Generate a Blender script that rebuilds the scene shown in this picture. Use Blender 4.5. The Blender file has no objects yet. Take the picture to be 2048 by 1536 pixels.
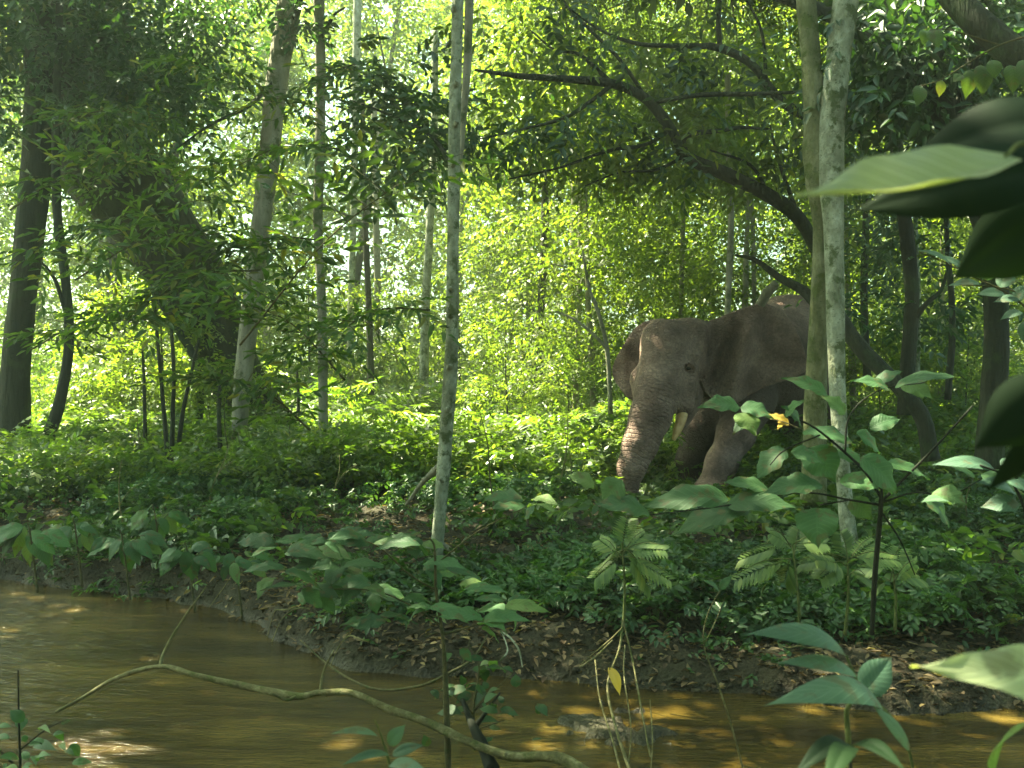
import bpy, math, random
import numpy as np
from mathutils import Vector, Matrix
R = math.radians
rng = np.random.default_rng(7)
random.seed(7)
S = bpy.context.scene
COL = S.collection

# ------------------------------------------------------------------ camera
F = 2100.0                      # focal length in photo pixels (photo is 2048 wide)
CAMZ = 1.3
PITCH = math.atan2(18, F)       # horizon at photo row 750
cam = bpy.data.cameras.new('camera'); camo = bpy.data.objects.new('camera', cam); COL.objects.link(camo)
cam.sensor_width = 36; cam.lens = F / 2048 * 36; cam.clip_start = 0.05; cam.clip_end = 600
camo.location = (0, 0, CAMZ); camo.rotation_euler = (math.pi / 2 - PITCH, 0, 0)
cam.dof.use_dof = True; cam.dof.focus_distance = 10.5; cam.dof.aperture_fstop = cam.lens / 5.0
S.camera = camo

def P(px, py, d):
    """point at world depth Y = d (metres in front of the camera) seen at photo pixel px,py"""
    u = (px - 1024) / F; v = -(py - 768) / F
    cp, sp = math.cos(PITCH), math.sin(PITCH)
    y = cp + v * sp; z = -sp + v * cp
    return np.array([u / y * d, d, CAMZ + z / y * d])
def X(px, d): return (px - 1024) / F * d

# ------------------------------------------------------------------ world, sun, exposure
SUN = np.array([-0.50, 0.30, 0.85]); SUN = SUN / np.linalg.norm(SUN)
w = bpy.data.worlds.new('World'); S.world = w; w.use_nodes = True
nt = w.node_tree; bg = nt.nodes['Background']
sky = nt.nodes.new('ShaderNodeTexSky'); sky.sky_type = 'NISHITA'; sky.sun_disc = False
sky.sun_elevation = math.asin(SUN[2]); sky.sun_rotation = math.atan2(SUN[0], SUN[1])
sky.air_density = 1.0; sky.dust_density = 1.5; sky.ozone_density = 1.0
tint = nt.nodes.new('ShaderNodeMixRGB'); tint.blend_type = 'MULTIPLY'; tint.inputs[0].default_value = 1; tint.inputs[2].default_value = (.82, 1.0, .78, 1)
nt.links.new(sky.outputs[0], tint.inputs[1]); nt.links.new(tint.outputs[0], bg.inputs[0]); bg.inputs[1].default_value = 0.063
sl = bpy.data.lights.new('sun', 'SUN'); sl.energy = 5.0; sl.angle = R(0.5); sl.color = (1.0, 0.97, 0.66)
so = bpy.data.objects.new('sun', sl); COL.objects.link(so)
so.rotation_euler = Vector(SUN).to_track_quat('Z', 'Y').to_euler()
so.location = (-20, 20, 30)
S.view_settings.view_transform = 'Standard'; S.view_settings.look = 'None'
S.view_settings.exposure = 3.25; S.view_settings.gamma = 1
S.render.engine = 'CYCLES'
c = S.cycles
c.max_bounces = 7; c.diffuse_bounces = 4; c.glossy_bounces = 2; c.transmission_bounces = 5; c.volume_bounces = 0
c.transparent_max_bounces = 4; c.sample_clamp_indirect = 6; c.caustics_reflective = False; c.caustics_refractive = False

# ------------------------------------------------------------------ object helpers
def tag(o, label=None, cat=None, group=None, kind=None):
    if label: o['label'] = label
    if cat: o['category'] = cat
    if group: o['group'] = group
    if kind: o['kind'] = kind
    return o
def link(name, me, mat, parent=None):
    o = bpy.data.objects.new(name, me); COL.objects.link(o)
    if mat: me.materials.append(mat)
    if parent is not None:
        o.parent = parent; o.matrix_parent_inverse = Matrix.Translation(-Vector(parent.location))
    return o
def thing(name, loc, label, cat, group=None):
    o = bpy.data.objects.new(name, None); COL.objects.link(o); o.location = Vector([float(a) for a in loc])
    o.empty_display_size = .1
    return tag(o, label, cat, group)
def mesh_np(name, V, Fq, attrs=None, smooth=True, fattrs=None):
    """V (n,3); Fq (m,4) or (m,3) int array (or list of such)"""
    Fs = Fq if isinstance(Fq, list) else [Fq]
    Fs = [f for f in Fs if len(f)]
    me = bpy.data.meshes.new(name)
    V = np.ascontiguousarray(V, np.float32)
    me.vertices.add(len(V)); me.vertices.foreach_set('co', V.ravel())
    lv = np.concatenate([f.ravel() for f in Fs]).astype(np.int32)
    tot = np.concatenate([np.full(len(f), f.shape[1]) for f in Fs]).astype(np.int32)
    st = np.concatenate([[0], np.cumsum(tot)[:-1]]).astype(np.int32)
    me.loops.add(len(lv)); me.loops.foreach_set('vertex_index', lv)
    me.polygons.add(len(tot)); me.polygons.foreach_set('loop_start', st)
    me.update(calc_edges=True)
    if smooth: me.polygons.foreach_set('use_smooth', np.ones(len(tot), bool))
    for k, a in (attrs or {}).items():
        at = me.attributes.new(k, 'FLOAT', 'POINT'); at.data.foreach_set('value', np.ascontiguousarray(a, np.float32))
    return me

class Tubes:
    """collects tapered tubes along smoothed paths into one mesh"""
    def __init__(s): s.items = []
    def add(s, pts, rad, sides=8, seg=5, bump=0.0, seed=0, freq=1.0):
        pts = np.array([np.array(p, float) for p in pts]); rad = np.array(rad, float)
        if len(pts) > 2 and seg > 1:
            Pn = np.vstack([2 * pts[0] - pts[1], pts, 2 * pts[-1] - pts[-2]])
            Rn = np.concatenate([[rad[0]], rad, [rad[-1]]])
            out = []; ro = []
            for i in range(1, len(Pn) - 2):
                for t in np.arange(seg) / seg:
                    a, b, c_, d = Pn[i - 1:i + 3]
                    out.append(.5 * (2 * b + (c_ - a) * t + (2 * a - 5 * b + 4 * c_ - d) * t * t + (3 * b - a - 3 * c_ + d) * t ** 3))
                    ro.append(Rn[i] * (1 - t) + Rn[i + 1] * t)
            out.append(pts[-1]); ro.append(rad[-1])
            pts = np.array(out); rad = np.array(ro)
        n = len(pts)
        T = np.gradient(pts, axis=0); T /= np.linalg.norm(T, axis=1)[:, None] + 1e-9
        up = np.array([0.31, 0.17, 0.93]) if abs(T[0][2]) < .8 else np.array([0.9, 0.43, 0.1])
        N = np.cross(T, up); N /= np.linalg.norm(N, axis=1)[:, None] + 1e-9
        B = np.cross(T, N)
        a = np.arange(sides) / sides * 2 * math.pi
        L = np.concatenate([[0], np.cumsum(np.linalg.norm(np.diff(pts, axis=0), axis=1))])
        rr = rad[:, None] * np.ones(sides)
        if bump:
            ph = seed * 1.7
            rr = rr * (1 + bump * (np.sin(2 * a[None] + L[:, None] * 2.3 * freq + ph) + .7 * np.sin(3 * a[None] - L[:, None] * 4.1 * freq + ph * 2)
                       + .8 * np.sin(L[:, None] * 7.0 * freq + ph) + .5 * np.sin(5 * a[None] + L[:, None] * 11 * freq)) * .5)
        ring = pts[:, None] + rr[:, :, None] * (N[:, None] * np.cos(a)[None, :, None] + B[:, None] * np.sin(a)[None, :, None])
        s.V = []; s.F = []; s.E = []; s.n = 0
        i = np.arange(n - 1)[:, None] * sides; j = np.arange(sides)[None]; j2 = (j + 1) % sides
        f = np.stack([i + j, i + j2, i + sides + j2, i + sides + j], -1).reshape(-1, 4) + s.n
        s.V.append(ring.reshape(-1, 3)); s.F.append(f)
        cap = np.vstack([pts[:1], pts[-1:]]); s.V.append(cap)
        c0 = s.n + n * sides
        k = np.arange(sides); k2 = (k + 1) % sides
        s.E.append(np.stack([np.full(sides, c0), s.n + k2, s.n + k], -1))
        s.E.append(np.stack([np.full(sides, c0 + 1), s.n + (n - 1) * sides + k, s.n + (n - 1) * sides + k2], -1))
        s.items.append((np.vstack(s.V), np.vstack(s.F), np.vstack(s.E), n * sides + 2))
        return pts, rad
    def build(s, name, mat, parent=None, joined=False):
        if joined:
            off = 0; V = []; Fq = []; E = []
            for a, b, c_, k in s.items: V.append(a); Fq.append(b + off); E.append(c_ + off); off += k
            return link(name, mesh_np(name, np.vstack(V), [np.vstack(Fq), np.vstack(E)]), mat, parent)
        for a, b, c_, k in s.items: o = link(name, mesh_np(name, a, [b, c_]), mat, parent)
        return o

def nrm(a): return a / (np.linalg.norm(a, axis=-1, keepdims=True) + 1e-9)

def leaves(name, pos, d, up, L, W, mat, parent=None, fold=.25, six=True, v=None, droop=.15):
    """one mesh of many leaves; each leaf is folded on its midrib, or a single diamond quad"""
    n = len(pos); d = nrm(d); side = nrm(np.cross(d, up)); up = np.cross(side, d)
    L = np.broadcast_to(L, n)[:, None]; W = np.broadcast_to(W, n)[:, None]
    if v is None: v = rng.random(n)
    if six:
        a1 = pos + d * L * .35 - up * L * .0; a2 = pos + d * L * .72 - up * L * droop * .5
        f = W * fold
        V = np.stack([pos, a1 + side * W * .5 + up * f, a2 + side * W * .36 + up * f * .7, pos + d * L - up * L * droop,
                      a2 - side * W * .36 + up * f * .7, a1 - side * W * .5 + up * f], 1)
        b = np.arange(n)[:, None] * 6
        Fq = np.concatenate([b + np.array([[0, 1, 2, 3]]), b + np.array([[0, 3, 4, 5]])])
        k = 6
    else:
        V = np.stack([pos, pos + d * L * .45 + side * W * .5, pos + d * L - up * L * droop, pos + d * L * .45 - side * W * .5], 1)
        Fq = np.arange(n)[:, None] * 4 + np.array([[0, 1, 2, 3]])
        k = 4
    me = mesh_np(name, V.reshape(-1, 3), Fq, {'v': np.repeat(v, k)}, smooth=False)
    return link(name, me, mat, parent)

def sprays(org, head, size, nl=10, spread=1.0, pitch_j=.35, alt=True, droop=.5):
    """leafy twigs: org (M,3) base, head (M,3) direction, size (M) twig length -> leaf pos, dir, up, scale, twig id"""
    M = len(org); head = nrm(head + rng.normal(0, .12, head.shape))
    side = nrm(np.cross(head, np.array([0, 0, 1.]) + rng.normal(0, pitch_j, (M, 3)))); up = np.cross(side, head)
    t = (np.arange(nl) + .6) / nl
    sg = np.where(np.arange(nl) % 2 == 0, 1., -1.)
    sz = size[:, None, None]
    pos = org[:, None] + head[:, None] * (t * sz[..., 0])[..., None] - np.array([0, 0, 1.]) * ((t ** 2) * droop * .5 * sz[..., 0])[..., None]
    endk = (t ** 4)[None, :, None]
    dr = head[:, None] * (.45 + 1.2 * endk) + side[:, None] * (sg[None, :, None] * spread) * (1 - .7 * endk) - up[:, None] * .25
    dr = dr + rng.normal(0, .22, dr.shape)
    u = up[:, None] + rng.normal(0, .28, dr.shape)
    sc = np.broadcast_to(1 - .35 * np.abs(t - .45)[None], (M, nl)) * rng.uniform(.75, 1.2, (M, nl))
    tid = np.broadcast_to(rng.random(M)[:, None], (M, nl))
    return pos.reshape(-1, 3), dr.reshape(-1, 3), u.reshape(-1, 3), sc.ravel(), tid.ravel()

def blob_sprays(cen, rad, per, size, nl=10, flat=.7, down=0.0):
    """sprays scattered about cluster centres (K,3) with radius rad (K)"""
    K = len(cen); rad = np.broadcast_to(rad, K)
    q = rng.normal(0, 1, (K, per, 3)); q = nrm(q) * rng.uniform(.25, 1, (K, per, 1))
    q[..., 2] *= flat
    org = cen[:, None] + q * rad[:, None, None] * .8
    hd = q + rng.normal(0, .4, q.shape); hd[..., 2] = hd[..., 2] * .5 - .1 - down
    org = org.reshape(-1, 3); hd = hd.reshape(-1, 3)
    return sprays(org, hd, size * rng.uniform(.7, 1.3, len(org)), nl)

# ------------------------------------------------------------------ materials
def mat(name):
    m = bpy.data.materials.new(name); m.use_nodes = True
    nt = m.node_tree; nt.nodes.clear()
    return m, nt, nt.nodes, (lambda a, b: nt.links.new(a, b))
def N(ns, t, **k):
    n = ns.new('ShaderNode' + t)
    for a, b in k.items():
        if a.startswith('i_'):
            n.inputs[int(a[2:]) if a[2:].isdigit() else a[2:].replace('_', ' ')].default_value = b
        else: setattr(n, a, b)
    return n
def ramp(ns, stops):
    r = ns.new('ShaderNodeValToRGB'); e = r.color_ramp.elements
    while len(e) < len(stops): e.new(.5)
    for x, (p, c_) in zip(e, stops): x.position = p; x.color = (*c_, 1)
    return r
def leaf_mat(name, dark, mid, light, yellow=(.16, .20, .025), trans=.4, rough=.42, spec=.5, veins=False):
    m, nt, ns, lk = mat(name)
    out = N(ns, 'OutputMaterial'); at = N(ns, 'Attribute', attribute_name='v')
    r = ramp(ns, [(0, dark), (.4, mid), (.86, light), (.97, yellow)]); lk(at.outputs['Fac'], r.inputs[0])
    geo = N(ns, 'NewGeometry'); no = N(ns, 'TexNoise', i_Scale=1.1, i_Detail=3.0)
    lk(geo.outputs['Position'], no.inputs['Vector'])
    hs = N(ns, 'HueSaturation'); mr = N(ns, 'MapRange', i_1=.3, i_2=.7, i_3=.65, i_4=1.3)
    lk(no.outputs['Fac'], mr.inputs[0]); lk(mr.outputs[0], hs.inputs['Value']); lk(r.outputs[0], hs.inputs['Color'])
    col = hs.outputs[0]
    p = N(ns, 'BsdfPrincipled', i_Roughness=rough); p.inputs['Specular IOR Level'].default_value = spec
    lk(col, p.inputs['Base Color'])
    if veins:
        a1 = N(ns, 'Attribute', attribute_name='lu'); a2 = N(ns, 'Attribute', attribute_name='lv')
        ab = N(ns, 'Math', operation='ABSOLUTE'); lk(a2.outputs['Fac'], ab.inputs[0])
        s1 = N(ns, 'Math', operation='MULTIPLY_ADD', i_1=-.22); lk(ab.outputs[0], s1.inputs[0]); lk(a1.outputs['Fac'], s1.inputs[2])
        s2 = N(ns, 'Math', operation='MULTIPLY', i_1=62.0); lk(s1.outputs[0], s2.inputs[0])
        s3 = N(ns, 'Math', operation='SINE'); lk(s2.outputs[0], s3.inputs[0])
        n2 = N(ns, 'TexNoise', i_Scale=60., i_Detail=4.); lk(geo.outputs['Position'], n2.inputs['Vector'])
        pw = N(ns, 'MapRange', i_1=.6, i_2=1.0, i_3=0., i_4=1.); lk(s3.outputs[0], pw.inputs[0])
        mr2 = N(ns, 'MapRange', i_1=.0, i_2=.05, i_3=1., i_4=0.); lk(ab.outputs[0], mr2.inputs[0])
        mx = N(ns, 'Math', operation='MAXIMUM'); lk(pw.outputs[0], mx.inputs[0]); lk(mr2.outputs[0], mx.inputs[1])
        ad = N(ns, 'Math', operation='MULTIPLY_ADD', i_1=.5); lk(n2.outputs['Fac'], ad.inputs[0]); lk(mx.outputs[0], ad.inputs[2])
        bp = N(ns, 'Bump', i_Strength=.55, i_Distance=.0012, invert=True); lk(ad.outputs[0], bp.inputs['Height'])
        lk(bp.outputs[0], p.inputs['Normal'])
        mc = N(ns, 'MixRGB', blend_type='MIX'); lk(mx.outputs[0], mc.inputs[0]); lk(col, mc.inputs[1])
        hv = N(ns, 'HueSaturation', i_Value=1.15, i_Saturation=.95); lk(col, hv.inputs['Color']); lk(hv.outputs[0], mc.inputs[2])
        n3 = N(ns, 'TexNoise', i_Scale=22., i_Detail=5.); lk(geo.outputs['Position'], n3.inputs['Vector'])
        r3 = ramp(ns, [(.57, (0, 0, 0)), (.63, (1, 1, 1))]); lk(n3.outputs['Fac'], r3.inputs[0])
        m3 = N(ns, 'MixRGB', blend_type='MIX'); m3.inputs[2].default_value = (.10, .075, .03, 1)
        f3 = N(ns, 'Math', operation='MULTIPLY', i_1=.55); lk(r3.outputs[0], f3.inputs[0]); lk(f3.outputs[0], m3.inputs[0])
        lk(mc.outputs[0], m3.inputs[1]); lk(m3.outputs[0], p.inputs['Base Color']); col = m3.outputs[0]
    tr = N(ns, 'BsdfTranslucent'); g = N(ns, 'MixRGB', blend_type='MULTIPLY', i_0=1.0)
    g.inputs[2].default_value = (1.9, 2.0, .6, 1); lk(col, g.inputs[1]); lk(g.outputs[0], tr.inputs[0])
    mx = N(ns, 'MixShader', i_0=trans); lk(p.outputs[0], mx.inputs[1]); lk(tr.outputs[0], mx.inputs[2]); lk(mx.outputs[0], out.inputs[0])
    return m
def bark_mat(name, c1, c2, c3, scale=6., patch=3., bump=.5, stretch=.25, lich=None, rough=.85):
    m, nt, ns, lk = mat(name)
    out = N(ns, 'OutputMaterial'); geo = N(ns, 'NewGeometry'); mp = N(ns, 'Mapping'); mp.inputs['Scale'].default_value = (1, 1, stretch)
    lk(geo.outputs['Position'], mp.inputs[0])
    n1 = N(ns, 'TexNoise', i_Scale=scale, i_Detail=8., i_Roughness=.65); lk(mp.outputs[0], n1.inputs['Vector'])
    r = ramp(ns, [(.3, c1), (.5, c2), (.7, c3)]); lk(n1.outputs['Fac'], r.inputs[0])
    n2 = N(ns, 'TexNoise', i_Scale=patch, i_Detail=6., i_Roughness=.7); lk(geo.outputs['Position'], n2.inputs['Vector'])
    r2 = ramp(ns, [(.52, (0, 0, 0)), (.60, (1, 1, 1))]); lk(n2.outputs['Fac'], r2.inputs[0])
    mx = N(ns, 'MixRGB'); lk(r2.outputs[0], mx.inputs[0]); lk(r.outputs[0], mx.inputs[1]); mx.inputs[2].default_value = (*(lich or c1), 1)
    n4 = N(ns, 'TexVoronoi', i_Scale=scale * 2.2); mp2 = N(ns, 'Mapping'); mp2.inputs['Scale'].default_value = (1, 1, 2.2)
    lk(geo.outputs['Position'], mp2.inputs[0]); lk(mp2.outputs[0], n4.inputs['Vector'])
    r4 = ramp(ns, [(.10, (.35, .35, .3)), (.2, (1, 1, 1))]); lk(n4.outputs['Distance'], r4.inputs[0])
    ml = N(ns, 'MixRGB', blend_type='MULTIPLY', i_0=.8); lk(mx.outputs[0], ml.inputs[1]); lk(r4.outputs[0], ml.inputs[2])
    p = N(ns, 'BsdfPrincipled', i_Roughness=rough); p.inputs['Specular IOR Level'].default_value = .25
    n3 = N(ns, 'TexNoise', i_Scale=scale * 5, i_Detail=6.); lk(mp.outputs[0], n3.inputs['Vector'])
    bp = N(ns, 'Bump', i_Strength=bump, i_Distance=.045 if scale < 15 else .01); lk(n3.outputs['Fac'], bp.inputs['Height']); lk(bp.outputs[0], p.inputs['Normal'])
    lk(ml.outputs[0], p.inputs['Base Color']); lk(p.outputs[0], out.inputs[0])
    return m

M = {}
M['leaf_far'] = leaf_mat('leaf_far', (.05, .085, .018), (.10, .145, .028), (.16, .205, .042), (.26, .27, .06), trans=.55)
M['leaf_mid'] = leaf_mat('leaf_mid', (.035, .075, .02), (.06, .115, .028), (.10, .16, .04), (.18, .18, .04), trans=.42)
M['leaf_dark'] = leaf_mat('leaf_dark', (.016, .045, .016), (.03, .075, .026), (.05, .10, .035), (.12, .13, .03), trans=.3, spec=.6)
M['leaf_unseen'] = leaf_mat('leaf_unseen', (.03, .06, .02), (.05, .09, .025), (.07, .11, .03), trans=.3)
M['leaf_herb'] = leaf_mat('leaf_herb', (.045, .085, .02), (.09, .15, .028), (.15, .21, .04), (.24, .25, .05), trans=.5, spec=.6)
M['leaf_fern'] = leaf_mat('leaf_fern', (.08, .14, .035), (.11, .18, .045), (.15, .22, .06), (.2, .25, .07), trans=.35, spec=.6)
M['leaf_rib'] = leaf_mat('leaf_rib', (.06, .10, .022), (.075, .125, .028), (.09, .15, .035), (.14, .17, .04), trans=.35, rough=.45, veins=True)
M['leaf_bank'] = leaf_mat('leaf_bank', (.03, .075, .022), (.05, .11, .032), (.08, .15, .045), (.15, .16, .05), trans=.35, spec=.6)
M['leaf_big'] = leaf_mat('leaf_big', (.035, .085, .035), (.05, .115, .045), (.07, .15, .055), (.11, .17, .05), trans=.3, rough=.55, spec=.3, veins=True)
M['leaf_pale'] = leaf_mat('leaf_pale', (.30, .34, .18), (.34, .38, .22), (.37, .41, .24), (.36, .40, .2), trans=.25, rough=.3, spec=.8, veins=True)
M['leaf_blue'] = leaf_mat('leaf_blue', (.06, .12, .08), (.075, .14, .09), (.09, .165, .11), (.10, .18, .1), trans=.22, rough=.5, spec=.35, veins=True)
M['leaf_shaded'] = leaf_mat('leaf_shaded', (.005, .014, .005), (.007, .019, .006), (.010, .025, .008), (.02, .04, .012), trans=.08, rough=.6, spec=.15)  # shade put into the colour: near-black leaves for backlit close foliage
M['dead'] = leaf_mat('dead_leaf', (.06, .035, .018), (.13, .08, .04), (.22, .15, .08), (.34, .24, .10), trans=.15, rough=.7)
M['yellow'] = leaf_mat('yellow_leaf', (.34, .22, .03), (.42, .27, .04), (.5, .33, .07), (.55, .38, .1), trans=.35, rough=.5)
M['bark_pale'] = bark_mat('bark_pale', (.11, .12, .07), (.27, .28, .20), (.46, .47, .37), 11, 8, .5, .6, (.08, .10, .04))
M['bark_grey'] = bark_mat('bark_grey', (.14, .13, .09), (.24, .22, .16), (.36, .33, .25), 8, 3, .5, .3, (.10, .11, .05))
M['bark_moss'] = bark_mat('bark_moss', (.07, .08, .03), (.17, .17, .085), (.30, .29, .18), 10, 4.5, .5, .5, (.09, .11, .03))
M['bark_dark'] = bark_mat('bark_dark', (.012, .014, .009), (.026, .028, .017), (.055, .055, .034), 6, 3, .7, .25, (.035, .05, .02))
M['bark_brown'] = bark_mat('bark_brown', (.016, .017, .009), (.032, .032, .017), (.06, .056, .032), 4, 2, .9, .2, (.04, .05, .018))
M['branch'] = bark_mat('branch_bark', (.06, .055, .025), (.14, .125, .055), (.26, .235, .13), 18, 12, .9, 1., (.08, .09, .025))
M['twig'] = bark_mat('twig_bark', (.05, .045, .02), (.09, .08, .035), (.16, .14, .07), 30, 20, .3, 1., (.05, .06, .02))
M['stem_green'] = bark_mat('stem_green', (.06, .08, .02), (.10, .12, .035), (.17, .18, .07), 30, 20, .2, 1., (.05, .07, .02))
M['stem_black'] = bark_mat('stem_black', (.008, .01, .006), (.014, .016, .01), (.03, .03, .02), 20, 20, .3, 1., (.01, .014, .006))
M['root'] = bark_mat('root_bark', (.12, .11, .04), (.22, .19, .08), (.32, .28, .14), 14, 8, .4, .5, (.12, .13, .04))

# ------------------------------------------------------------------ ground
SHORE_PX = [(-500, 1150), (0, 1163), (250, 1190), (430, 1216), (560, 1282), (700, 1338), (860, 1352), (1000, 1350), (1200, 1378), (1500, 1385), (1800, 1425), (2048, 1428), (2700, 1440)]
WZ = -0.5
sx, sy = [], []
for px, py in SHORE_PX:
    d = (CAMZ - WZ) * F / (py - 750.); sx.append(X(px, d)); sy.append(d)
def shore(x): return np.interp(x, sx, sy)
def vnoise(x, y, s, seed):
    r = np.random.default_rng(seed); T = r.random((64, 64))
    u = x / s + 100; v_ = y / s + 100; i = np.floor(u).astype(int); j = np.floor(v_).astype(int)
    fu = u - i; fv = v_ - j; fu = fu * fu * (3 - 2 * fu); fv = fv * fv * (3 - 2 * fv)
    g = lambda a, b: T[a % 64, b % 64]
    return (g(i, j) * (1 - fu) + g(i + 1, j) * fu) * (1 - fv) + (g(i, j + 1) * (1 - fu) + g(i + 1, j + 1) * fu) * fv - .5
def ground_z(x, y):
    x = np.asarray(x, float); y = np.asarray(y, float)
    s = y - shore(x) - .18 * vnoise(x, y, .55, 3) - .10 * vnoise(x, y, .2, 4)
    # far bank: a short steep lip and then a gentle rise
    far = np.interp(s, [-.35, -.05, .0, .10, .35, .9, 1.8, 3.2], [-.75, -.60, -.50, -.375, -.32, -.24, -.08, 0.0])
    left = np.clip((-1.2 - x) / 1.2, 0, 1)        # the left bank stands higher and steeper
    far = far + left * np.interp(s, [0, .08, .5, 2.5], [0, .10, .16, 0])
    near = np.interp(y, [0, 1.5, 3.0, 4.2], [-.05, -.1, -.45, -.8])
    z = np.where(s > -.35, far, np.maximum(near, -.8))
    bar = np.exp(-(((x - .5) / .7) ** 2 + ((y - 5.35) / .65) ** 2)) * .32 + .22 * vnoise(x, y, .16, 51) + .12 * vnoise(x, y, .07, 52) - .03
    z = np.where(s < 0, np.maximum(z, np.minimum(-.8 + bar * 1.02, -.475)), z)
    amp = np.clip((s + .35) / .6, 0.25, 1) * np.where(s < -.3, .2, 1)
    z = z + amp * (.09 * vnoise(x, y, .8, 5) + .08 * vnoise(x, y, .25, 6) + .05 * vnoise(x, y, .10, 9)) + np.clip((y - 12) / 10, 0, 1) * .35 * vnoise(x, y, 5., 8)
    z = z + np.clip((y - 30) / 100, 0, 1) * 3
    return z
def axis(lo, dense0, dense1, hi, step, m=26):
    a = np.arange(dense0, dense1, step)
    g = np.geomspace(step, 1, m)
    right = dense1 + (hi - dense1) * (g - step) / (1 - step); left = dense0 - (dense0 - lo) * (g - step) / (1 - step)
    return np.unique(np.concatenate([left, a, right]))
gx = axis(-200, -5, 5, 200, .035); gy = axis(-60, 4.3, 10.5, 200, .035)
GX, GY = np.meshgrid(gx, gy, indexing='ij'); GZ = ground_z(GX, GY)
nx, ny = GX.shape; idx = np.arange(nx * ny).reshape(nx, ny)
Fq = np.stack([idx[:-1, :-1], idx[1:, :-1], idx[1:, 1:], idx[:-1, 1:]], -1).reshape(-1, 4)
m, nt, ns, lk = mat('soil')
out = N(ns, 'OutputMaterial'); geo = N(ns, 'NewGeometry')
n1 = N(ns, 'TexNoise', i_Scale=5., i_Detail=10., i_Roughness=.7); lk(geo.outputs['Position'], n1.inputs['Vector'])
r = ramp(ns, [(.3, (.018, .015, .009)), (.5, (.045, .036, .020)), (.68, (.10, .08, .048))]); lk(n1.outputs['Fac'], r.inputs[0])
n2 = N(ns, 'TexNoise', i_Scale=1.3, i_Detail=5.); lk(geo.outputs['Position'], n2.inputs['Vector'])
r2 = ramp(ns, [(.5, (0, 0, 0)), (.62, (1, 1, 1))]); lk(n2.outputs['Fac'], r2.inputs[0])
mx = N(ns, 'MixRGB'); lk(r2.outputs[0], mx.inputs[0]); lk(r.outputs[0], mx.inputs[1]); mx.inputs[2].default_value = (.045, .040, .020, 1)
p = N(ns, 'BsdfPrincipled', i_Roughness=.75)
sp = N(ns, 'SeparateXYZ'); lk(geo.outputs['Position'], sp.inputs[0])
wet = N(ns, 'MapRange', i_1=-.49, i_2=-.42, i_3=.4, i_4=.85); lk(sp.outputs['Z'], wet.inputs[0]); lk(wet.outputs[0], p.inputs['Roughness'])
n3 = N(ns, 'TexNoise', i_Scale=45., i_Detail=6.); lk(geo.outputs['Position'], n3.inputs['Vector'])
p.inputs['Specular IOR Level'].default_value = .3
bp = N(ns, 'Bump', i_Strength=.9, i_Distance=.04); lk(n3.outputs['Fac'], bp.inputs['Height']); lk(bp.outputs[0], p.inputs['Normal'])
lk(mx.outputs[0], p.inputs['Base Color']); lk(p.outputs[0], out.inputs[0])
tag(link('ground', mesh_np('ground', np.stack([GX, GY, GZ], -1).reshape(-1, 3), Fq), m), kind='structure')

# water
m, nt, ns, lk = mat('muddy_water')
out = N(ns, 'OutputMaterial'); geo = N(ns, 'NewGeometry'); mp = N(ns, 'Mapping')
mp.inputs['Rotation'].default_value = (0, 0, R(18)); mp.inputs['Scale'].default_value = (.8, 3.2, 1); lk(geo.outputs['Position'], mp.inputs[0])
n1 = N(ns, 'TexNoise', i_Scale=1.2, i_Detail=6., i_Distortion=.6); lk(mp.outputs[0], n1.inputs['Vector'])
r = ramp(ns, [(.32, (.030, .019, .0035)), (.5, (.066, .043, .008)), (.66, (.125, .084, .019))]); lk(n1.outputs['Fac'], r.inputs[0])
p = N(ns, 'BsdfPrincipled', i_Roughness=.10, i_IOR=1.33); lk(r.outputs[0], p.inputs['Base Color'])
n2 = N(ns, 'TexNoise', i_Scale=7., i_Detail=4., i_Distortion=1.2); lk(mp.outputs[0], n2.inputs['Vector'])
n3 = N(ns, 'TexNoise', i_Scale=26., i_Detail=3., i_Distortion=.5); lk(mp.outputs[0], n3.inputs['Vector'])
b1 = N(ns, 'Bump', i_Strength=.75, i_Distance=.04); lk(n2.outputs['Fac'], b1.inputs['Height'])
b2 = N(ns, 'Bump', i_Strength=.6, i_Distance=.012); lk(n3.outputs['Fac'], b2.inputs['Height']); lk(b1.outputs[0], b2.inputs['Normal'])
lk(b2.outputs[0], p.inputs['Normal']); lk(p.outputs[0], out.inputs[0])
wx = np.linspace(-40, 40, 60); wy = np.linspace(1.2, 12, 30)
WX, WY = np.meshgrid(wx, wy, indexing='ij'); idx = np.arange(WX.size).reshape(WX.shape)
Fq = np.stack([idx[:-1, :-1], idx[1:, :-1], idx[1:, 1:], idx[:-1, 1:]], -1).reshape(-1, 4)
tag(link('water', mesh_np('water', np.stack([WX, WY, np.full_like(WX, WZ)], -1).reshape(-1, 3), Fq), m), kind='structure')

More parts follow.
